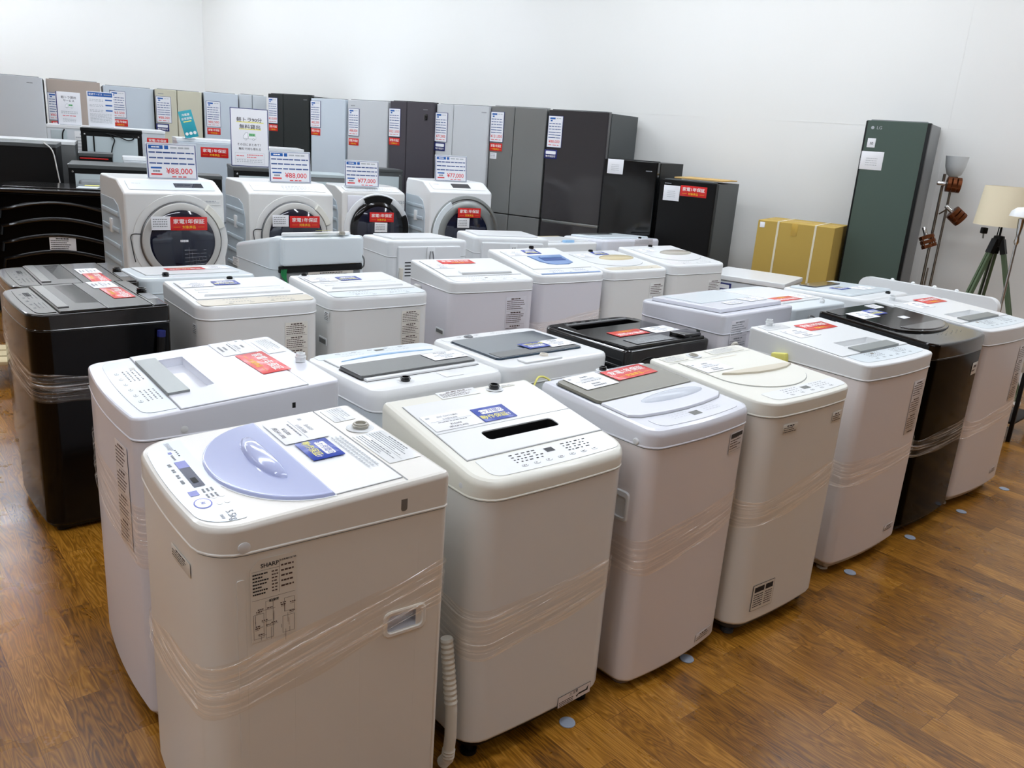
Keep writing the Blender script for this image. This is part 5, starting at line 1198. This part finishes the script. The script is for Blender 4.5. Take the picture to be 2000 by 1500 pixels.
def leaf1(m, w, h):
    m.rbox(-w/2-.008, -h/2, -.02, w/2-.008, h/2, -.002, 'navy', .002, .0005); m.rbox(-w/2, -h/2, -.018, w/2, h/2, 0, 'paper_gloss', .002, .0005); z = .0006
    m.text('軽トラ貸出', 0, h*.33, w*.13, 'txt_black', z, .006); m.text('サービス', 0, h*.23, w*.12, 'txt_black', z, .006); truck(m, 0, h*.07, w*.34, z)
    for q in range(2): m.dashes(-w*.36, w*.36, -h*(.1+.05*q), .006, z, 'txt_lgrey', .01, .02, .004)
    m.dashes(-w*.3, w*.3, -h*.23, .006, z, 'txt_red', .02, .03, .006)
    for q in range(3): m.dashes(-w*.3, w*.25, -h*(.33+.04*q), .004, z, 'txt_lgrey', .01, .02, .004)
board_('leaflet_stand', (-4.53, 8.44, 1.497), .205, .305, 'stack of white leaflets with a tiny lorry picture on the wide white fridge', 'leaflets', leaf1, 27)
def leaf2(m, w, h):
    m.rbox(-w/2, -h/2, -.004, w/2, h/2, 0, 'paper_gloss', .002, .0005); z = .0006
    m.rect(-w*.46, h*.36, w*.46, h*.48, z, 'blue_hdr'); m.text('配送サービス', -w*.17, h*.42, w*.085, 'txt_white', z+.0004, .01); m.dashes(w*.14, w*.42, h*.42, .008, z+.0004, 'txt_lgrey', .01, .02, .002)
    for q in range(3):
        m.rect(w*.18, h*(.25-.15*q), w*.44, h*(.29-.15*q), z, 'blue_hdr')
        for p in range(2): m.dashes(-w*.42, w*.1, h*(.27-.15*q-.04*p), .005, z, 'txt_lgrey', .01, .03, .006)
    for q in range(8): m.dashes(-w*.42, w*.4, -h*(.14+.035*q), .004, z, 'txt_lgrey', .01, .03, .004)
board_('notice_stand', (-4.285, 8.575, 1.497), .238, .33, 'white notice with a blue heading bar standing on the wide white fridge', 'notice', leaf2, 27)
def leaf3(m, w, h):
    m.rbox(-w/2, -h/2, -.003, w/2, h/2, 0, 'teal', .002, .0005); z = .0006
    m.text('冷蔵庫', 0, h*.34, w*.2, 'txt_white', z, .01); m.text('出張買取', 0, h*.2, w*.2, 'txt_white', z, .01); m.rect(-w*.3, h*.08, w*.3, h*.12, z, 'yellow')
    for q in (-.3, 0, .3): m.prism([(w*q+w*.12*math.cos(t), -h*.34+w*.12*math.sin(t)) for t in [math.pi*2*k/14 for k in range(14)]], z, z+.0003, 'txt_white')
board_('leaflet_stand', (-3.33, 8.36, 1.455), .125, .255, 'teal leaflet leaning sideways on the white fridge with the red sticker', 'leaflet', leaf3, 27, lean=14)

# ================================================================= right side things
def carton():
    x, y, yaw, w, d, h = 2.34, 7.047, -32, .62, .5, 1.169
    root = empty('cardboard_box', (x, y, 0), yaw, 'large brown cardboard carton with two pale straps, left of the green fridge', 'cardboard box')
    m = MB(); m.rbox(-w/2, -d/2, 0, w/2, d/2, h, 'cardboard', .008, .006, 2); m.build('carton', root)
    for u in (-.14, .16):
        m = MB(); e = .003
        m.loft([[(u+a, -d/2-e, 0), (u+a, -d/2-e, h+e), (u+a, d/2+e, h+e), (u+a, d/2+e, 0), (u+a, d/2, 0), (u+a, d/2, h), (u+a, -d/2, h), (u+a, -d/2, 0)] for a in (-.008, .008)], 'strap'); m.build('strap', root)
    m = MB(); m.rbox(-.03, -d/2-.002, h-.1, .02, -d/2+.001, h+.001, 'tape', .001); m.rbox(-w/2+.02, -.03, h, w/2-.02, .03, h+.0015, 'tape', .001); m.build('tape', root)
    m = MB(); m.rbox(-w/2+.02, -d/2-.002, h-.06, -w/2+.06, -d/2, h-.015, 'paper', .001); m.build('small_label', root)
carton()
# low white fridge between the third row and the carton
root = empty('low_freezer', (1.8, 6.35, 0), -32, 'low white chest fridge glimpsed between the third row and the carton', 'freezer')
m = MB(); m.rbox(-.3, -.25, .02, .3, .25, .76, 'door_white', .012); m.build('body', root); m = MB(); m.rbox(-.305, -.26, .762, .305, .255, .80, 'pl_white', .015, .008, 3); m.build('lid', root)
stick(root, Matrix.Translation((-.16, -.251, .70)) @ Matrix.Rotation(R(90), 4, 'X'), 'dkblue')
# twin-tub washer seen from behind
root = empty('twin_tub_washing_machine', (2.66, 5.20, 0), 132, 'long white twin-tub style machine with knobs along its raised back panel', 'washing machine')
m = MB(); m.rbox(-.37, -.22, .03, .37, .2, .84, 'pl_white', .03, .01, 4); m.build('cabinet', root)
m = MB(); prof = rr(.84, .16, .06, .012, 0, 5)
m.loft([[(a, y, b+.905) for a, b in [(p[0], -p[1]) for p in prof]] for y in (.205, .212, .25, .257)], 'pl_white'); m.build('knob_panel', root, sharp=50)
m = MB(); m.loft([[(a, .2565+k*.003, b+.89) for a, b in [(p[0], -p[1]) for p in rr(.66, .06, .01, .01, 0, 3)]] for k in (0, 1)], 'pl_white'); m.build('panel_ridge', root)
for k in range(4):
    m = MB(); m.lathe([(.012, 0), (.012, .008), (.008, .014), (.001, .016)], 'pl_white', (.22-.13*k, .23, .983), n=14); m.build('knob', root)
# beige box to its right
root = empty('storage_box', (3.31, 5.37, 0), 44, 'open beige plastic box on black legs, right edge behind the last front-row machine', 'box')
m = MB(); m.loft([[(x, y, z) for x, y in rr(.5, .38, .03, .03, 0, 4, inset=e)] for e, z in ((.03, .47), (.0, .64), (-.012, .64), (-.012, .67), (.014, .67), (.025, .5))], 'base_white', True, True); m.build('tub', root)
for sx in (-1, 1):
    for sy in (-1, 1):
        m = MB(); m.rbox(sx*.2-.012, sy*.14-.012, 0, sx*.2+.012, sy*.14+.012, .475, 'black_matte', .003); m.build('leg', root)
m = MB(); m.rbox(-.21, -.15, .12, .21, .15, .135, 'black_matte', .003); m.build('shelf', root)
m = MB(); m.rbox(-.2, -.05, .62, .15, .05, .635, 'label_beige', .004); m.build('tray', root)

# lamps
def spot_lamp():
    root = empty('spot_floor_lamp', (3.29, 6.78, 0), 0, 'chrome floor lamp with three brown slotted spot shades beside the green fridge', 'floor lamp')
    m = MB(); m.lathe([(.001, 0), (.13, 0), (.13, .018), (.11, .026), (.02, .03)], 'nickel', n=28); m.build('base', root)
    m = MB(); m.tube([(0, 0, .025), (0, 0, 1.64)], .011, 'nickel', 10); m.tube([(.02, -.01, .025), (.02, -.01, .9)], .007, 'nickel', 8); m.build('pole', root)
    for (ox, oz, ax, az, ay) in ((-.0, 1.545, .96, -.05, -.3), (.07, 1.33, .75, -.6, -.2), (-.06, 1.13, .35, -.9, -.25)):
        dv = Vector((ax, ay, az)).normalized(); q = dv.to_track_quat('Z', 'Y').to_matrix()
        base = Vector((0, 0, oz)) if abs(ox) < .01 else Vector((ox*.3, 0, oz))
        c = base+Vector((ox-.08*dv.x, -.06, .02-.08*dv.z))
        s = MB(); s.lathe([(.012, 0), (.016, .01), (.016, .06), (.024, .07)], 'chrome', c, n=16, rot=q, cap=True); s.tube([base, c+dv*.03], .006, 'nickel', 8); sk = s.build('lamp_arm', root)
        s = MB()
        for a0 in range(3):
            r0, r1 = .055, .058; h0 = .07+a0*.036; h1 = h0+.026
            s.lathe([(r0-.004, h0), (r1, h0), (r1, h1), (r0-.004, h1), (r0-.004, h0)], 'copper', c, n=24, rot=q)
        s.lathe([(.02, .066), (.05, .068), (.054, .072)], 'copper', c, n=24, rot=q)
        for t in range(4):
            a = math.pi/2*t+.4; p0 = q @ Vector((.055*math.cos(a), .055*math.sin(a), .07)); p1 = q @ Vector((.055*math.cos(a), .055*math.sin(a), .165)); s.tube([c+p0, c+p1], .006, 'copper', 6)
        s.build('lamp_shade', root)
spot_lamp()
root = empty('torchiere_lamp', (3.43, 6.92, 0), 0, 'tall thin uplighter floor lamp with a frosted glass bowl against the wall', 'floor lamp')
m = MB(); m.lathe([(.001, 0), (.12, 0), (.12, .015), (.02, .03)], 'nickel', n=24); m.build('base', root)
m = MB(); m.tube([(0, 0, .025), (0, 0, 1.52)], .010, 'nickel', 10); m.build('pole', root)
m = MB(); m.lathe([(.012, 1.5), (.035, 1.62), (.03, 1.625)], 'black_matte', n=20); m.build('socket', root)
m = MB(); m.lathe([(.03, 1.62), (.055, 1.64), (.075, 1.7), (.085, 1.78), (.081, 1.78), (.072, 1.7), (.05, 1.645), (.02, 1.63)], 'shade_glass', n=28); m.build('lamp_shade', root, sharp=60)
root = empty('tripod_lamp', (3.57, 6.32, 0), 0, 'green wooden tripod floor lamp with a wide cream drum shade', 'floor lamp')
m = MB(); m.lathe([(.17, 1.585), (.195, 1.30), (.192, 1.30), (.167, 1.585)], 'shade_cream', n=40); m.build('lamp_shade', root, sharp=60)
m = MB(); m.tube([(0, 0, 1.2), (0, 0, 1.42)], .008, 'black_matte'); m.tube([(-.17, 0, 1.57), (.17, 0, 1.57)], .003, 'black_matte'); m.tube([(0, -.17, 1.57), (0, .17, 1.57)], .003, 'black_matte'); m.tube([(0, 0, 1.42), (0, 0, 1.57)], .004, 'black_matte'); m.build('stem', root)
m = MB(); m.lathe([(.001, 1.14), (.035, 1.15), (.04, 1.2), (.035, 1.225), (.001, 1.23)], 'black_matte', n=14); m.build('hub', root)
feet_ = [(.27, -.27), (-.38, -.1), (.12, .36)]
for fx, fy in feet_:
    m = MB(); t = Vector((fx*.06, fy*.06, 1.2)); b = Vector((fx, fy, .03)); dr = (b-t).normalized(); sd = dr.cross(Vector((0, 0, 1))).normalized(); nn = sd.cross(dr)
    for o in (-1, 1):
        c0 = t+sd*.012*o; c1 = b+sd*.02*o
        m.loft([[tuple(c+sd*a+nn*e) for a, e in ((-.009, -.014), (.009, -.014), (.009, .014), (-.009, .014))] for c in (c0+dr*.08, c1)], 'wood_green')
    m.build('leg', root)
    m = MB(); m.loft([[tuple(c+sd*a+nn*e) for a, e in ((-.026, -.018), (.026, -.018), (.026, .018), (-.026, .018))] for c in (t, t+dr*.11)], 'black_matte'); m.build('leg_bracket', root)
    m = MB(); m.lathe([(.001, 0), (.028, 0), (.028, .02), (.02, .035), (.001, .036)], 'pl_white', (fx, fy, 0), n=14); m.build('rubber_foot', root)
m = MB(); m.rbox(-.15, -.03, 1.235, -.11, .01, 1.28, 'black_matte', .006); m.tube([(-.13, -.01, 1.24), (-.125, -.01, 1.2)], .006, 'silver', 6); m.build('switch', root)
m = MB(); m.tube([(0, .03, 1.3), (-.02, .03, .9), (-.06, .03, .4), (-.08, .05, .01)], .004, 'black_matte'); m.build('power_cord', root)
root = empty('dome_lamp', (3.474, 5.925, 0), 0, 'slim chrome floor lamp with a small white dome shade at the right edge', 'floor lamp')
m = MB(); m.lathe([(.001, 0), (.11, 0), (.11, .015), (.02, .03)], 'nickel', n=24); m.build('base', root)
m = MB(); m.tube([(0, 0, .025), (0, 0, 1.36)], [.009]*2, 'chrome', 10); m.lathe([(.01, 1.2), (.018, 1.22), (.012, 1.26), (.02, 1.32), (.024, 1.38), (.012, 1.385)], 'chrome', n=16); m.build('pole', root)
m = MB(); m.lathe([(.085, 1.395), (.075, 1.43), (.045, 1.455), (.001, 1.462), (.001, 1.458), (.04, 1.448), (.07, 1.425), (.08, 1.395), (.085, 1.395)], 'pl_white', n=28); m.build('lamp_shade', root, sharp=60)

# ---- small things on the floor
for i, (x, y, lb) in enumerate([(.24, 2.10, 'round grey felt pad on the floor in front of the machine with the slotted lid'), (.67, 2.47, 'round grey felt pad below the smoky-lidded machine'), (1.16, 2.87, 'round grey felt pad half under the cream machine side'), (1.5, 3.18, 'round grey felt pad by the foot of the tall machine left of the black washer'), (1.93, 3.57, 'round grey felt pad below the black washer'), (2.35, 3.92, 'round grey felt pad below the last white machine'), (2.77, 4.28, 'round grey felt pad farthest right beyond the last machine')]):
    if i == 2: continue
    m = MB(); m.lathe([(.024, 0), (.025, .001), (.024, .003), (.0005, .0035)], 'pad', (0, 0, .0005), n=22); o = m.build('felt_pad'); o.location = (x, y, 0); tag(o, lb, 'felt pad', 'felt pads on the floor')
m = MB(); pts = [(-.125, 1.9, .40), (-.112, 1.885, .30), (-.1, 1.87, .2), (-.098, 1.865, .12), (-.102, 1.865, .05), (-.115, 1.88, .02)]
P3 = []
for k in range(len(pts)-1):
    for q in range(14): P3.append(Vector(pts[k]).lerp(Vector(pts[k+1]), q/14))
m.tube(P3, [.0165+(.0022 if (i % 2) else 0)*(1 if not 25 < i < 50 else .1) for i in range(len(P3))], 'hose_white', 12)
tag(m.build('drain_hose'), 'ribbed cream hose between the lavender-lidded machine and the slotted-lid one', 'hose')
root = empty('wooden_dolly', (-3.2, 4.95, 0), 20, 'pale wooden trolley with black wheels at the left edge behind the black machines', 'trolley')
m = MB()
for k in range(3): m.rbox(-.3, -.2+k*.15, .14, .3, -.08+k*.15, .165, 'pallet', .003)
m.build('deck', root); m = MB(); m.rbox(-.3, -.2, .1, -.25, .22, .138, 'pallet', .003); m.rbox(.25, -.2, .1, .3, .22, .138, 'pallet', .003); m.build('runner', root)
for sx in (-1, 1):
    for sy in (-1, 1):
        m = MB(); m.lathe([(.001, -.012), (.035, -.012), (.035, .012), (.001, .012)], 'black_matte', (sx*.24, sy*.16, .036), 'y', 16, cap=True); m.rbox(sx*.24-.015, sy*.16-.02, .05, sx*.24+.015, sy*.16+.02, .1, 'black_matte', .003); m.build('caster', root)

# ---------------------------------------------------------------- pieces that belong to a part of their thing
SUB = {'lid_handle': ('lid_front', 'lid'), 'lid_ridge': ('lid',), 'lid_catch': ('lid',), 'lid_trim': ('lid',), 'handle_grip': ('lid_handle',), 'handle_bar': ('lid_handle',), 'handle_trim': ('lid_handle',),
       'panel_print': ('control_panel',), 'panel_stripe': ('control_panel',), 'dial': ('control_panel',), 'leg_bracket': ('leg',), 'rubber_foot': ('leg',), 'lamp_shade': ('lamp_arm',), 'knob': ('knob_panel',), 'panel_ridge': ('knob_panel',),
       'door_rim': ('door',), 'door_handle': ('door',), 'door_window': ('door',), 'vent': ('rear_cover',), 'cord_clip': ('rear_cover',), 'strap': ('carton',), 'tape': ('carton',), 'small_label': ('carton',), 'tray': ('tub',)}
base_ = lambda o: o.name.split('.')[0]
def near_(o, kids):
    c = lambda q: sum((q.matrix_basis @ Vector(b) for b in q.bound_box), Vector())/8
    return min(kids, key=lambda k: (c(k)-c(o)).length)
for root in [o for o in sc.objects if o.parent is None and o.type == 'EMPTY']:
    kids = list(root.children)
    plan = []
    for o in kids:
        for pn in SUB.get(base_(o), ()):
            c = [k for k in kids if base_(k) == pn]
            if c: plan.append((o, near_(o, c))); break
    deep = {id(o) for o, p in plan}
    for o, p in plan:
        while id(p) in deep: p = dict((id(a), b) for a, b in plan)[id(p)]     # no deeper than thing > part > sub-part
        mw_ = o.matrix_basis.copy(); o.parent = p; o.matrix_basis = p.matrix_basis.inverted() @ mw_
